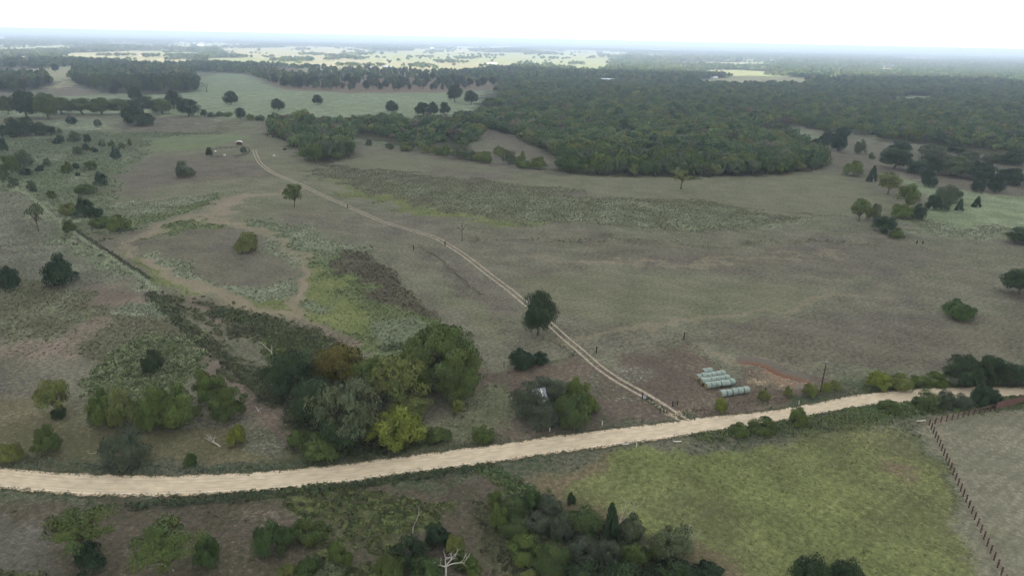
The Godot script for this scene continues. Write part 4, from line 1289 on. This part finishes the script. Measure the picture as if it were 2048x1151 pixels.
# ------------------------------------------------------------------ bales
func build_bales() -> void:
	var wrap := Kit.new()
	var half := 0.6
	var prof := [[-half + 0.03, 0.62], [-half + 0.07, 0.70], [-half + 0.2, 0.785], [-0.2, 0.812], [0.2, 0.812], [half - 0.2, 0.785], [half - 0.07, 0.70], [half - 0.03, 0.62]]
	var sides := 20
	for i in prof.size() - 1:
		for j in sides:
			var p := []
			var nn := []
			for q in [[i, j], [i + 1, j], [i + 1, j + 1], [i, j + 1]]:
				var an: float = TAU * q[1] / sides
				var r: float = prof[q[0]][1]
				var y := cos(an) * r
				if y < 0.0: y *= 0.95
				p.append(Vector3(prof[q[0]][0], y + 0.76, sin(an) * r))
				nn.append(Vector3(0, cos(an), sin(an)))
			wrap.quad(p[0], p[1], p[2], p[3], nn[0], nn[1], nn[2], nn[3])
	var face := Kit.new()
	for j in sides:
		var a := TAU * j / sides
		var b := TAU * (j + 1) / sides
		for ring in [[0.0, 0.4, 0.0, 0.012], [0.4, 0.62, 0.012, 0.0]]:
			var p0 := Vector3(ring[2], cos(a) * ring[0] * (0.95 if cos(a) < 0 else 1.0) + 0.76, sin(a) * ring[0])
			var p1 := Vector3(ring[3], cos(a) * ring[1] * (0.95 if cos(a) < 0 else 1.0) + 0.76, sin(a) * ring[1])
			var p2 := Vector3(ring[3], cos(b) * ring[1] * (0.95 if cos(b) < 0 else 1.0) + 0.76, sin(b) * ring[1])
			var p3 := Vector3(ring[2], cos(b) * ring[0] * (0.95 if cos(b) < 0 else 1.0) + 0.76, sin(b) * ring[0])
			face.quad(p0, p1, p2, p3, Vector3.RIGHT, Vector3.RIGHT, Vector3.RIGHT, Vector3.RIGHT)
	var wm := wrap.mesh()
	var fm := face.mesh()
	var wraps := []
	for i in 3:
		var m := StandardMaterial3D.new()
		m.albedo_texture = noise_color([[96, 108, 100], [104, 112, 104], [88, 102, 94]][i], [[168, 178, 168], [160, 174, 164], [172, 178, 166]][i], [[132, 145, 136], [136, 147, 138], [124, 140, 130]][i], 60 + i)
		m.uv1_triplanar = true
		m.uv1_scale = Vector3(0.9, 0.35, 0.35)
		m.roughness = 0.55
		wraps.append(m)
	var hay := StandardMaterial3D.new()
	hay.albedo_texture = noise_color([96, 86, 60], [150, 136, 98], [122, 110, 78], 70)
	hay.uv1_triplanar = true
	hay.uv1_scale = Vector3(0.8, 0.8, 0.8)
	hay.roughness = 1.0
	var a := g(1411, 777)
	var b := g(1474, 768)
	var along := (b - a).normalized()
	var back := Vector3(along.z, 0, -along.x)
	if back.z > 0: back = -back
	var turn := atan2(-along.z, along.x)
	var names := ["front", "second", "third", "rear"]
	for row in [[a, 6, 0, 1.19], [a + back * 2.0 + along * 0.1, 6, 1, 1.18], [a + back * 4.0 + along * 0.25, 6, 2, 1.2], [a + back * 6.0 + along * 3.0, 2, 3, 1.22], [g(1440, 793), 5, 4, 1.4]]:
		for i in row[1]:
			var last: int = row[1]
			var at: Vector3 = row[0] + along * (row[3] * (i + 0.5)) + back * rng.randf_range(-0.07, 0.07)
			var where: String = "the bale block's %s row" % names[row[2]] if row[2] < 4 else "the separate single row"
			var which: String = "at the western end of" if i == 0 else "at the eastern end of" if i == last - 1 else "inside"
			var o := thing("hay_bale", at, "pale green wrapped round bale %s %s" % [which, where], "hay bale", "wrapped round hay bales", turn + rng.randf_range(-0.05, 0.05))
			var s := rng.randf_range(0.9, 0.99)
			var w := part("net_wrap", wm, wraps[rng.randi() % 3], o)
			w.scale = Vector3(0.94 if row[2] < 4 else 1.09, s, s)
			for e in [-1, 1]:
				var f := part("end_face", fm, hay, o)
				f.position.x = e * (half - 0.03) * (0.94 if row[2] < 4 else 1.09)
				f.rotation.y = 0.0 if e > 0 else PI
				f.scale = Vector3(1, s, s)

# ------------------------------------------------------------------ fences, posts, poles
func build_fence() -> void:
	var corner := g(1859, 850)
	var wood := mat("red_wood", rgb8(78, 60, 56), 0.9)
	var rail_wood := mat("red_rail", rgb8(132, 108, 98), 0.9)
	var post := Kit.new()
	post.box(Vector3(0, 0.68, 0), Vector3(0.17, 1.42, 0.17))
	post.box(Vector3(0, 1.40, 0), Vector3(0.21, 0.04, 0.21))
	var pm := post.mesh()
	for run in [[corner, g(2034, 1215), "post-and-rail fence running down beside the green field, dark red-brown", 1.56], [corner, g(1991, 819), "short post-and-rail fence from the corner to the red board fence", 1.555]]:
		var a: Vector3 = run[0]
		var b: Vector3 = run[1]
		var count := int(round(a.distance_to(b) / run[3]))
		var step := (b - a) / count
		var turn := atan2(-step.z, step.x)
		var o := thing("rail_fence", a, run[2], "fence", "", turn)
		var rail := Kit.new()
		rail.box(Vector3(step.length() * 0.5, 0, 0), Vector3(step.length() - 0.18, 0.09, 0.04))
		var rm := rail.mesh()
		print("fence ", a.distance_to(b), " posts ", count)
		for i in count + 1:
			if not (i == 0 and run[3] < 1.558):
				part("post", pm, wood, o).position = Vector3(step.length() * i, 0, 0)
			if i < count:
				for h in [0.4, 1.2]:
					part("rail", rm, rail_wood, o).position = Vector3(step.length() * i, h, 0)
	# the close-boarded stretch
	var a := g(1992, 819)
	var b := g(2230, 760)
	var d := (b - a).normalized()
	var o := thing("board_fence", a, "solid reddish board fence past the rail fence", "fence", "", atan2(-d.z, d.x))
	var board := Kit.new()
	for i in 16:
		var q := rng.randf_range(0.8, 1.0)
		board.tint = Color(q, q, q)
		board.box(Vector3(0.075 + i * 0.15, 0.85 + rng.randf_range(-0.02, 0.02), rng.randf_range(-0.006, 0.006)), Vector3(0.14, 1.7, 0.02))
	var bm := board.mesh()
	for i in int(a.distance_to(b) / 2.4):
		part("board_panel", bm, mat("red_board", rgb8(110, 82, 76), 0.9, true), o).position.x = i * 2.4
		var p := part("post", pm, wood, o)
		p.position = Vector3(i * 2.4, 0, -0.12)
		p.scale.y = 1.15

func post_at(px: float, py: float, h: float, r: float, n: String, label: String, category: String, tone: String, group := "") -> void:
	var k := Kit.new()
	k.tube([Vector3(0, -0.1, 0), Vector3(0, h * 0.6, 0), Vector3(rng.randf_range(-0.06, 0.06), h, rng.randf_range(-0.05, 0.05))], [r * 1.08, r, r * 0.92], 8)
	var colors := {"dark": rgb8(52, 48, 46), "white": rgb8(214, 208, 196), "grey": rgb8(120, 114, 108)}
	var o := thing(n, g(px, py), label, category, group)
	part("shaft", k.mesh(), mat("post_" + tone, colors[tone], 0.9), o)
	var cap := Kit.new()
	cap.tube([Vector3(0, h - 0.02, 0), Vector3(0, h + 0.04, 0)], [r * 1.15, r * 0.7], 8)
	part("cap", cap.mesh(), mat("post_" + tone, colors[tone], 0.9), o)

func build_posts() -> void:
	post_at(1193, 706, 1.7, 0.14, "gate_post", "dark gate post on the far side of the two-track by the bale yard", "post", "dark")
	post_at(1368, 679, 1.9, 0.13, "corner_post", "tall dark corner post at the head of the bale yard", "post", "dark")
	post_at(890, 491, 1.6, 0.16, "gate_post", "dark post beside the two-track, down from the bare dead sapling", "post", "dark")
	post_at(695, 416, 1.6, 0.18, "gate_post", "dark post beside the two-track near its upper bend", "post", "dark")
	post_at(827, 499, 1.4, 0.14, "fence_post", "weathered post at the head of the dark weedy fence line", "post", "dark")
	post_at(1008, 734, 1.2, 0.1, "fence_post", "low dark post on the fence line west of the two dark shrubs", "post", "dark")
	post_at(1530, 789, 1.5, 0.12, "crooked_post", "crooked dark post beside the pale lime sapling at the road", "post", "dark")
	post_at(1834, 487, 1.3, 0.2, "fence_post", "old dark post in the brown pasture below the meadow", "post", "dark")
	post_at(1846, 487, 0.9, 0.2, "fence_post", "short leaning post next to the old dark one", "post", "dark")
	post_at(1099.5, 862, 0.75, 0.09, "marker_post", "short white marker post in front of the vine thicket", "marker post", "white")
	post_at(1204.5, 849, 0.75, 0.09, "marker_post", "short white marker post between thicket and track mouth", "marker post", "white")
	post_at(1273, 893, 0.9, 0.1, "marker_post", "white pipe post on the south verge of the road", "marker post", "white")
	post_at(1598, 808, 0.8, 0.06, "marker_post", "thin pale marker at the road's edge below the pole", "marker post", "white")
	for e in [[1347, 885, 1363, 885, "white pipe rail lying along the south verge near the track mouth"], [1244, 891, 1258, 890, "short white pipe rail beside the white pipe post"], [1834, 844, 1851, 843, "white pipe rail in the grass at the fence corner"]]:
		var a := g(e[0], e[1])
		var b := g(e[2], e[3])
		var d := b - a
		var o := thing("pipe_rail", a, e[4], "pipe", "", atan2(-d.z, d.x))
		var k := Kit.new()
		k.tube([Vector3(0, 0.3, 0), Vector3(d.length(), 0.3, 0)], [0.09, 0.09], 8)
		part("pipe", k.mesh(), mat("post_white", Color.WHITE), o)
		for s in [0.12, 0.88]:
			var f := Kit.new()
			f.tube([Vector3(d.length() * s, -0.05, 0), Vector3(d.length() * s, 0.24, 0)], [0.06, 0.06], 6)
			part("stand", f.mesh(), mat("post_grey", rgb8(120, 114, 108)), o)
	# utility pole
	var at := g(1641.5, 783)
	var p := thing("utility_pole", at, "tall dark utility pole by the road above the lime saplings", "utility pole")
	var k := Kit.new()
	k.tube([Vector3(0, -0.2, 0), Vector3(0.02, 3.4, 0), Vector3(0.06, 7.0, 0)], [0.17, 0.145, 0.115], 10)
	part("shaft", k.mesh(), mat("pole", rgb8(66, 56, 50), 0.95), p)
	var c := Kit.new()
	c.tube([Vector3(0.06, 7.0, 0), Vector3(0.06, 7.12, 0), Vector3(0.06, 7.2, 0)], [0.13, 0.13, 0.03], 8)
	part("cap", c.mesh(), mat("pole_cap", rgb8(206, 206, 204), 0.5), p)
	var w := Kit.new()
	w.box(Vector3(0.1, 6.5, 0.16), Vector3(0.12, 0.3, 0.1))
	part("insulator", w.mesh(), mat("insulator", rgb8(150, 150, 150), 0.4), p)
	# gate beside the track: hinge post and a pale sheet-metal gate swung open
	var gp := thing("open_gate", g(1285, 797), "pale grey sheet gate swung open on its dark post beside the track", "gate", "", -0.5)
	var ps := Kit.new()
	ps.tube([Vector3(0, -0.1, 0), Vector3(0, 1.5, 0)], [0.13, 0.11], 8)
	part("post", ps.mesh(), mat("post_dark", rgb8(52, 48, 46)), gp)
	var sh := Kit.new()
	sh.box(Vector3(0.52, 0.55, 0), Vector3(0.6, 0.72, 0.03))
	part("sheet", sh.mesh(), mat("sheet", rgb8(168, 172, 176), 0.4), gp)
	for y in [0.15, 0.95]:
		var bar := Kit.new()
		bar.tube([Vector3(0.13, y, 0), Vector3(0.9, y, 0)], [0.025, 0.025], 6)
		part("bar", bar.mesh(), mat("post_grey", rgb8(120, 114, 108)), gp)
	var st := Kit.new()
	st.tube([Vector3(0.9, -0.05, 0), Vector3(0.9, 1.15, 0)], [0.06, 0.06], 6)
	part("end_post", st.mesh(), mat("post_dark", rgb8(52, 48, 46)), gp)
	# braced corner of old fence near the track mouth
	var br := thing("fence_brace", g(1345, 812), "dark wooden fence brace at the mouth of the farm track", "fence brace", "", 0.35)
	for x in [0.0, 1.2]:
		var q := Kit.new()
		q.tube([Vector3(x, -0.1, 0), Vector3(x, 1.1, 0)], [0.09, 0.08], 7)
		part("post", q.mesh(), mat("post_dark", Color.BLACK), br)
	var q2 := Kit.new()
	q2.tube([Vector3(0.05, 0.95, 0), Vector3(1.15, 0.95, 0)], [0.05, 0.05], 6)
	q2.tube([Vector3(0.05, 0.2, 0.06), Vector3(1.15, 0.9, 0.06)], [0.04, 0.04], 6)
	part("brace_bar", q2.mesh(), mat("post_dark", Color.BLACK), br)

# ------------------------------------------------------------------ dead wood
func branchy(k: Kit, a: Vector3, dir: Vector3, length: float, r: float, depth: int) -> void:
	var pts := [a]
	var rad := [r]
	var p := a
	var d := dir
	for i in 4:
		d = (d + rand_dir() * 0.28).normalized()
		p += d * length * 0.25
		pts.append(p)
		rad.append(r * (1.0 - 0.16 * (i + 1)))
		if depth > 0 and i > 0:
			branchy(k, p, (d + rand_dir() * 0.9).normalized(), length * rng.randf_range(0.4, 0.62), r * 0.5, depth - 1)
	k.tube(pts, rad, 6, false)

func dead(n: String, at: Vector3, aims: Array, label: String, category: String, tone := "dead", trunk_to := Vector3.ZERO, r := 0.2, depth := 2) -> void:
	var o := thing(n, at, label, category)
	var t := Kit.new()
	t.tube([Vector3(0, -0.1, 0), trunk_to * 0.5 + rand_dir() * 0.06, trunk_to], [r * 1.2, r, r * 0.8], 8)
	part("trunk", t.mesh(), bark(tone), o)
	for a in aims:
		var k := Kit.new()
		branchy(k, trunk_to, a.normalized(), a.length(), r * 0.6, depth)
		part("branch", k.mesh(), bark(tone), o)

func build_dead_wood() -> void:
	var base := g(891, 1162)
	dead("dead_tree", base, [Vector3(-0.3, 2.1, -0.5), Vector3(2.5, 0.9, 0.0), Vector3(-1.3, 0.9, 0.3), Vector3(1.1, 1.5, -0.4)], "bleached white dead tree with crooked bare branches", "dead tree", "dead", Vector3(0.1, 2.6, 0.1), 0.17, 2)
	dead("snag", g(823, 1090), [Vector3(0.8, 2.3, -0.2)], "slender bleached snag rising from a dark bush", "dead tree", "dead", Vector3(0.3, 3.2, 0), 0.09, 1)
	dead("leaning_snag", g(572, 790), [Vector3(0.9, 2.4, -0.3)], "leaning bleached trunk against the dark ivy-covered tree", "dead tree", "dead", Vector3(0.3, 4.6, 0.6), 0.24, 1)
	dead("snag", g(548, 722), [Vector3(-1.2, 2.6, 0), Vector3(0.4, 1.2, 0.3)], "bleached snag with twisted top at the grove's uphill end", "dead tree", "dead", Vector3(-0.4, 2.2, 0), 0.16, 2)
	dead("bare_sapling", g(924, 482), [Vector3(0.2, 3.2, 0), Vector3(0.8, 2.2, 0.2), Vector3(-0.8, 2.2, 0)], "bare grey sapling standing in the pasture beside the two-track", "dead tree", "bark", Vector3(0, 3.6, 0), 0.16, 2)
	dead("dead_limb", g(346, 1140), [Vector3(0.9, 3.0, -0.2), Vector3(-1.6, 1.4, 0.4), Vector3(1.4, 1.6, 0.6)], "bleached dead limbs inside the oak south of the road", "dead tree", "dead", Vector3(-0.4, 2.4, 1.5), 0.13, 2)
	dead("dead_sapling", g(8, 572), [Vector3(-0.5, 3.0, 0), Vector3(1.0, 2.0, 0)], "bare dead stem rising from the dark western bush", "dead tree", "bark", Vector3(-0.3, 4.5, 0), 0.16, 2)
	dead("fallen_branches", g(517, 822), [Vector3(-1.6, 0.25, -2.2), Vector3(0.9, 0.2, 0.9)], "fallen grey branches on the bare strip beside the darker bushy tree", "fallen branch", "dead", Vector3(-0.5, 0.2, -0.6), 0.14, 2)
	dead("fallen_tree", g(440, 892), [Vector3(-1.3, 0.2, -1.2), Vector3(-1.0, 0.6, -0.2), Vector3(-0.4, 0.3, -1.3)], "fallen white trunk with grey twigs beside the lime-yellow bush", "fallen tree", "dead", Vector3(-1.4, 0.3, -0.7), 0.12, 3)
	dead("fallen_twigs", g(186, 907), [Vector3(-1.2, 0.1, 0.3), Vector3(1.2, 0.2, -0.4)], "small heap of dead twigs west of the round vine-capped bush", "fallen branch", "dead", Vector3(0.2, 0.12, 0), 0.05, 2)
	dead("bleached_bough", g(1238, 1062), [Vector3(1.2, 2.8, -0.4), Vector3(2.4, 2.4, 0)], "bleached bough arching over the dull grey bush by the cedar", "dead tree", "dead", Vector3(0, 1.6, 0), 0.09, 2)
	dead("silver_twigs", g(1384, 1092), [Vector3(-0.6, 1.6, 0.3), Vector3(0.7, 1.6, 0), Vector3(0.1, 1.7, -0.6)], "tuft of silvery dead twigs east of the thicket", "dead tree", "dead", Vector3(0, 1.0, 0), 0.06, 3)
	dead("dead_tree", g(413, 184), [Vector3(-3, 5, 0), Vector3(3, 5, 0), Vector3(0, 6, 0)], "bare dark tree in the far pale meadow by the slope", "dead tree", "bark", Vector3(0, 3.5, 0), 0.5, 2)

# ------------------------------------------------------------------ buildings, livestock
func build_sheds() -> void:
	# collapsed shed in the vines
	var s := thing("collapsed_shed", g(1079, 829), "collapsed grey shed with a white beam showing through the vines", "shed", "", 0.3)
	s.scale = Vector3(1.1, 1.5, 1.1)
	var k := Kit.new()
	k.box(Vector3(0, 1.3, -0.4), Vector3(2.2, 2.6, 1.6))
	part("wall", k.mesh(), mat("old_wall", rgb8(96, 90, 84)), s)
	for i in 5:
		var r := Kit.new()
		r.box(Vector3(-1.0 + i * 0.5, 2.95, -0.1), Vector3(0.47, 0.03, 2.2), Basis(Vector3.RIGHT, 0.45 + 0.03 * i))
		part("roof_sheet", r.mesh(), mat("old_sheet", rgb8(134, 134, 142), 0.45), s)
	for e in [[Vector3(0.3, 3.02, 0.3), Vector3(0.16, 0.1, 2.3), 0.5], [Vector3(0.2, 3.2, -0.5), Vector3(0.9, 0.09, 0.14), 0.45]]:
		var bm := Kit.new()
		bm.box(e[0], e[1], Basis(Vector3.RIGHT, e[2]))
		part("beam", bm.mesh(), mat("white_beam", rgb8(222, 214, 206)), s)
	# shelter above the corral
	var sh := thing("livestock_shelter", g(478, 290), "small red and white roofed livestock shelter above the corral", "shelter", "", 0.2)
	for x in [-1.7, 1.7]:
		for z in [-1.1, 1.1]:
			var p := Kit.new()
			p.tube([Vector3(x, -0.1, z), Vector3(x, 1.9, z)], [0.1, 0.1], 6)
			part("post", p.mesh(), mat("shelter_red", rgb8(126, 66, 58)), sh)
	var rf := Kit.new()
	for i in 8:
		var a0 := PI * i / 8.0
		var a1 := PI * (i + 1) / 8.0
		rf.flat(Vector3(cos(a0) * 2.0, 1.8 + sin(a0) * 1.0, 1.4), Vector3(cos(a1) * 2.0, 1.8 + sin(a1) * 1.0, 1.4), Vector3(cos(a1) * 2.0, 1.8 + sin(a1) * 1.0, -1.4), Vector3(cos(a0) * 2.0, 1.8 + sin(a0) * 1.0, -1.4))
	part("roof", rf.mesh(), mat("shelter_roof", rgb8(222, 216, 212), 0.5), sh)
	var bw := Kit.new()
	bw.box(Vector3(0, 0.9, -1.15), Vector3(3.3, 1.6, 0.06))
	part("back_wall", bw.mesh(), mat("shelter_dark", rgb8(84, 52, 48)), sh)
	# corral of old panels
	var ring := [416, 308, 424, 314, 445, 316, 470, 315, 490, 311, 499, 305, 497, 298, 485, 295, 462, 297, 440, 298, 424, 300]
	var c := thing("corral", g(458, 306), "old corral of weathered panels round a patch of brush", "corral")
	var pts := line(ring)
	for i in pts.size():
		var a: Vector3 = pts[i] - c.position
		var b: Vector3 = pts[(i + 1) % pts.size()] - c.position
		if i == 2: continue
		var count := maxi(1, int(a.distance_to(b) / 2.6))
		for j in count:
			var p := Kit.new()
			var at := a.lerp(b, float(j) / count)
			p.tube([at - Vector3(0, 0.1, 0), at + Vector3(0, 1.4, 0)], [0.13, 0.12], 5)
			part("post", p.mesh(), mat("corral", rgb8(92, 78, 74)), c)
		for h in [0.4, 0.8, 1.2]:
			var r := Kit.new()
			r.tube([a + Vector3(0, h, 0), b + Vector3(0, h, 0)], [0.07, 0.07], 4, false)
			part("rail", r.mesh(), mat("corral_rail", rgb8(104, 90, 84)), c)
	tree_at([411, 293, 425, 312], "bush", "dark", "corral_bush", "dark bush at the western end of the corral")
	tree_at([480, 293, 494, 306], "bush", "field", "corral_bush", "grey-green bush at the eastern end of the corral")
	# tubs
	for e in [[430, 303, "white feed tub inside the corral by the dark bush"], [449, 311, "white feed tub near the corral's lower fence"], [548, 312, "pale mineral tub in the field between track and wood"]]:
		var o := thing("feed_tub", g(e[0], e[1]), e[2], "tub")
		var t := Kit.new()
		t.tube([Vector3(0, 0, 0), Vector3(0, 0.7, 0)], [0.6, 0.68], 10)
		part("tub", t.mesh(), mat("tub", rgb8(220, 214, 208), 0.5), o)
		var f := Kit.new()
		f.tube([Vector3(0, 0.66, 0), Vector3(0, 0.74, 0)], [0.72, 0.72], 10)
		part("rim", f.mesh(), mat("tub_rim", rgb8(190, 184, 178), 0.5), o)
	# cattle
	for e in [[569, 301, 0.6, "black cow walking on open grass between the track and the wood"], [535, 273, 1.9, "black cow on the path at the wood's upper corner"], [545, 275, -1.2, "black cow at the very edge of the wood's upper corner"]]:
		var o := thing("cow", g(e[0], e[1]), e[3], "cow", "", e[2])
		var b := Kit.new()
		b.tube([Vector3(-0.95, 1.15, 0), Vector3(-0.8, 1.1, 0), Vector3(-0.2, 1.0, 0), Vector3(0.5, 1.02, 0), Vector3(0.8, 1.12, 0), Vector3(1.1, 1.22, 0), Vector3(1.35, 1.2, 0), Vector3(1.6, 1.05, 0)], [0.2, 0.36, 0.42, 0.4, 0.32, 0.19, 0.17, 0.1], 10)
		for q in [[-0.7, 0.2], [-0.65, -0.2], [0.55, 0.2], [0.62, -0.2]]:
			b.tube([Vector3(q[0], 1.0, q[1]), Vector3(q[0] + (-0.08 if q[0] < 0 else 0.02), 0.5, q[1]), Vector3(q[0], 0, q[1])], [0.15, 0.09, 0.07], 6)
		b.tube([Vector3(1.3, 1.36, 0), Vector3(1.22, 1.4, 0.24)], [0.05, 0.08], 5)
		b.tube([Vector3(1.3, 1.36, 0), Vector3(1.22, 1.4, -0.24)], [0.05, 0.08], 5)
		b.tube([Vector3(-0.97, 1.3, 0), Vector3(-1.06, 0.9, 0), Vector3(-1.05, 0.5, 0)], [0.04, 0.03, 0.06], 5)
		part("body", b.mesh(), mat("cow", rgb8(30, 28, 28), 0.7), o)
	# far farm buildings in the sunlit fields: pixel, width, depth, wall height, roof colour
	for e in [[1090, 107, 60, 24, 6, "white", "long white-roofed barn on the far green field"], [745, 139, 22, 12, 4, "white", "pale metal-roofed shed behind the open woodland, western one"], [775, 138, 20, 12, 4, "white", "pale metal-roofed shed behind the open woodland, eastern one"], [1070, 128, 14, 9, 3, "white", "small pale house at the far field's eastern corner"], [985, 131, 26, 12, 4, "white", "wide low house behind the woodland's eastern trees"], [1215, 163, 22, 10, 3, "white", "white shed by the far wood's clearing"], [590, 117, 26, 12, 4, "white", "pale farmhouse at the far straw field's edge"], [400, 92, 40, 16, 5, "white", "tiny white roof among the far northern woods"], [288, 112, 18, 10, 4, "red", "red-roofed barn at the end of the far straw field"], [1428, 158, 14, 8, 3, "white", "small white shed at the far eastern field"], [1620, 158, 12, 8, 3, "red", "rust-red shed at the end of the far eastern field"], [860, 98, 44, 18, 5, "white", "distant white roof above the straw fields"], [1245, 112, 30, 14, 4, "white", "distant white farm roof beyond the green field"]]:
		var o := thing("farm_building", g(e[0], e[1]), e[6], "building", "", rng.randf_range(-0.3, 0.3))
		var w: float = e[2] * 0.5
		var dd: float = e[3] * 0.5
		var wl := Kit.new()
		wl.box(Vector3(0, e[4] * 0.5, 0), Vector3(e[2], e[4], e[3]))
		part("wall", wl.mesh(), mat("farm_wall", rgb8(196, 188, 176)), o)
		var rk := Kit.new()
		var hh: float = e[4] + dd * 0.5
		rk.flat(Vector3(-w - 0.5, e[4], dd + 0.5), Vector3(-w - 0.5, hh, 0), Vector3(w + 0.5, hh, 0), Vector3(w + 0.5, e[4], dd + 0.5))
		rk.flat(Vector3(w + 0.5, e[4], -dd - 0.5), Vector3(w + 0.5, hh, 0), Vector3(-w - 0.5, hh, 0), Vector3(-w - 0.5, e[4], -dd - 0.5))
		part("roof", rk.mesh(), mat("farm_roof_" + e[5], rgb8(214, 214, 212) if e[5] == "white" else rgb8(160, 92, 68), 0.5), o)

func build_bank() -> void:
	# the small red cut bank beside the bale yard
	var edge := resample(line([1476, 727, 1500, 729, 1522, 732, 1538, 740, 1552, 748, 1580, 757, 1602, 762, 1624, 765]), 60)
	var st := SurfaceTool.new()
	st.begin(Mesh.PRIMITIVE_TRIANGLES)
	for i in edge.size():
		var t := float(i) / (edge.size() - 1)
		var h := 0.36 * sin(PI * t) * (0.7 + 0.3 * sin(i * 1.7)) + 0.02
		var dir: Vector3 = (edge[mini(i + 1, edge.size() - 1)] - edge[maxi(i - 1, 0)]).normalized()
		var s := dir.cross(Vector3.UP)
		if s.z > 0: s = -s
		var j := 0.25 * sin(i * 2.3) + 0.2 * sin(i * 0.9)
		for e in [[s * 5.0 + Vector3(0, -0.02, 0), 0], [s * 2.0 + Vector3(0, h * 0.75, 0), 0], [s * (0.35 + j) + Vector3(0, h, 0), 1], [s * (0.05 + j) + Vector3(0, h * 0.5, 0), 1], [-s * (0.25 - j) + Vector3(0, -0.02, 0), 1]]:
			st.set_color(Color8(94, 88, 78).srgb_to_linear() if e[1] == 0 else Color8(112, 82, 66).srgb_to_linear())
			st.add_vertex(edge[i] + e[0])
	for i in edge.size() - 1:
		for j in 4:
			var k := i * 5 + j
			for q in [k, k + 1, k + 6, k, k + 6, k + 5]: st.add_index(q)
	st.generate_normals()
	tag(part("dirt_bank", st.commit(), mat("bank", Color.WHITE, 1.0, true), self), "red eroded cut bank beside the bale yard", "bank", "", "structure")

# ------------------------------------------------------------------ the cloud whose shadow lies over the near land
func build_cloud() -> void:
	var n := FastNoiseLite.new()
	n.seed = 31
	n.frequency = 0.0016
	n.fractal_octaves = 4
	var st := SurfaceTool.new()
	st.begin(Mesh.PRIMITIVE_TRIANGLES)
	var nx := 90
	var nz := 70
	var x0 := -3400.0
	var x1 := 3400.0
	var z0 := -1000.0
	var z1 := 2800.0
	for side in [1, 0]:
		for j in nz + 1:
			for i in nx + 1:
				var x := lerpf(x0, x1, float(i) / nx)
				var z := lerpf(z0, z1, float(j) / nz)
				var inx := minf(x - x0, x1 - x) / 500.0
				var inz := minf(z - z0, z1 - z) / 300.0
				var t := clampf(minf(inx, inz) + n.get_noise_2d(x, z) * 0.9, 0.0, 1.0)
				t = sqrt(t)
				var y := 720.0 + (t * (200.0 + 160.0 * n.get_noise_2d(x * 3.0 + 900.0, z * 3.0)) if side else -t * 40.0)
				st.set_smooth_group(0)
				st.add_vertex(Vector3(x, y, z))
	for side in 2:
		for j in nz:
			for i in nx:
				var k := side * (nx + 1) * (nz + 1) + j * (nx + 1) + i
				for q in ([k, k + 1, k + nx + 2, k, k + nx + 2, k + nx + 1] if side == 0 else [k, k + nx + 2, k + 1, k, k + nx + 1, k + nx + 2]): st.add_index(q)
	st.generate_normals()
	var m := StandardMaterial3D.new()
	m.albedo_color = Color(0.93, 0.955, 0.98)
	m.roughness = 1.0
	m.metallic_specular = 0.0
	m.backlight_enabled = true
	m.backlight = Color(1, 1, 1)
	m.cull_mode = BaseMaterial3D.CULL_DISABLED
	tag(part("cloud", st.commit(), m, self), "", "", "", "structure")

func _ready() -> void:
	rng.seed = 77
	view = Basis(Vector3.RIGHT, deg_to_rad(-PITCH)) * Basis(Vector3.BACK, deg_to_rad(ROLL))
	var cam := Camera3D.new()
	cam.name = "camera"
	add_child(cam)
	cam.transform = Transform3D(view, EYE)
	cam.fov = rad_to_deg(2.0 * atan(575.5 / FOCAL))
	cam.near = 1.0
	cam.far = 60000.0
	cam.current = true
	var env := Environment.new()
	env.background_mode = Environment.BG_SKY
	var sky := ProceduralSkyMaterial.new()
	sky.sky_top_color = Color(0.84, 0.89, 0.95)
	sky.sky_horizon_color = Color(1.0, 1.0, 1.0)
	sky.sky_curve = 0.22
	sky.ground_bottom_color = Color(0.3, 0.3, 0.26)
	sky.ground_horizon_color = Color(0.9, 0.93, 0.96)
	sky.sun_angle_max = 12.0
	sky.energy_multiplier = 1.25
	env.sky = Sky.new()
	env.sky.sky_material = sky
	env.tonemap_mode = Environment.TONE_MAPPER_LINEAR
	env.tonemap_exposure = 2.08
	env.fog_enabled = true
	env.fog_density = 0.00032
	env.fog_light_color = Color(0.865, 0.925, 1.0)
	env.sdfgi_enabled = true
	env.ssao_enabled = true
	env.ssil_enabled = true
	var we := WorldEnvironment.new()
	we.name = "environment"
	we.environment = env
	add_child(we)
	var sun := DirectionalLight3D.new()
	sun.name = "sun"
	sun.light_energy = 1.6
	sun.light_color = Color(1.0, 0.975, 0.93)
	sun.light_angular_distance = 0.5
	sun.shadow_enabled = true
	sun.directional_shadow_max_distance = 6000.0
	add_child(sun)
	sun.look_at_from_position(Vector3.ZERO, Vector3(0.3, -sin(deg_to_rad(50)), -cos(deg_to_rad(50))), Vector3.UP)
	build_cloud()
	build_ground()
	print("ground ", Time.get_ticks_msec())
	build_hills()
	build_roads()
	build_bank()
	build_species()
	build_forests()
	print("forests ", Time.get_ticks_msec())
	build_bales()
	build_fence()
	build_posts()
	build_sheds()
	for e in near_plants(): tree_at(e[0], e[1], e[2], e[3], e[4])
	for e in alike_plants():
		var b: Array = e[6]
		for i in range(0, b.size(), 4):
			tree_at([b[i], b[i + 1], b[i + 2], b[i + 3]], e[4], e[5][rng.randi() % e[5].size()], e[0], e[1], e[2], e[3])
	build_dead_wood()
	build_weeds()
	print("done ", Time.get_ticks_msec())
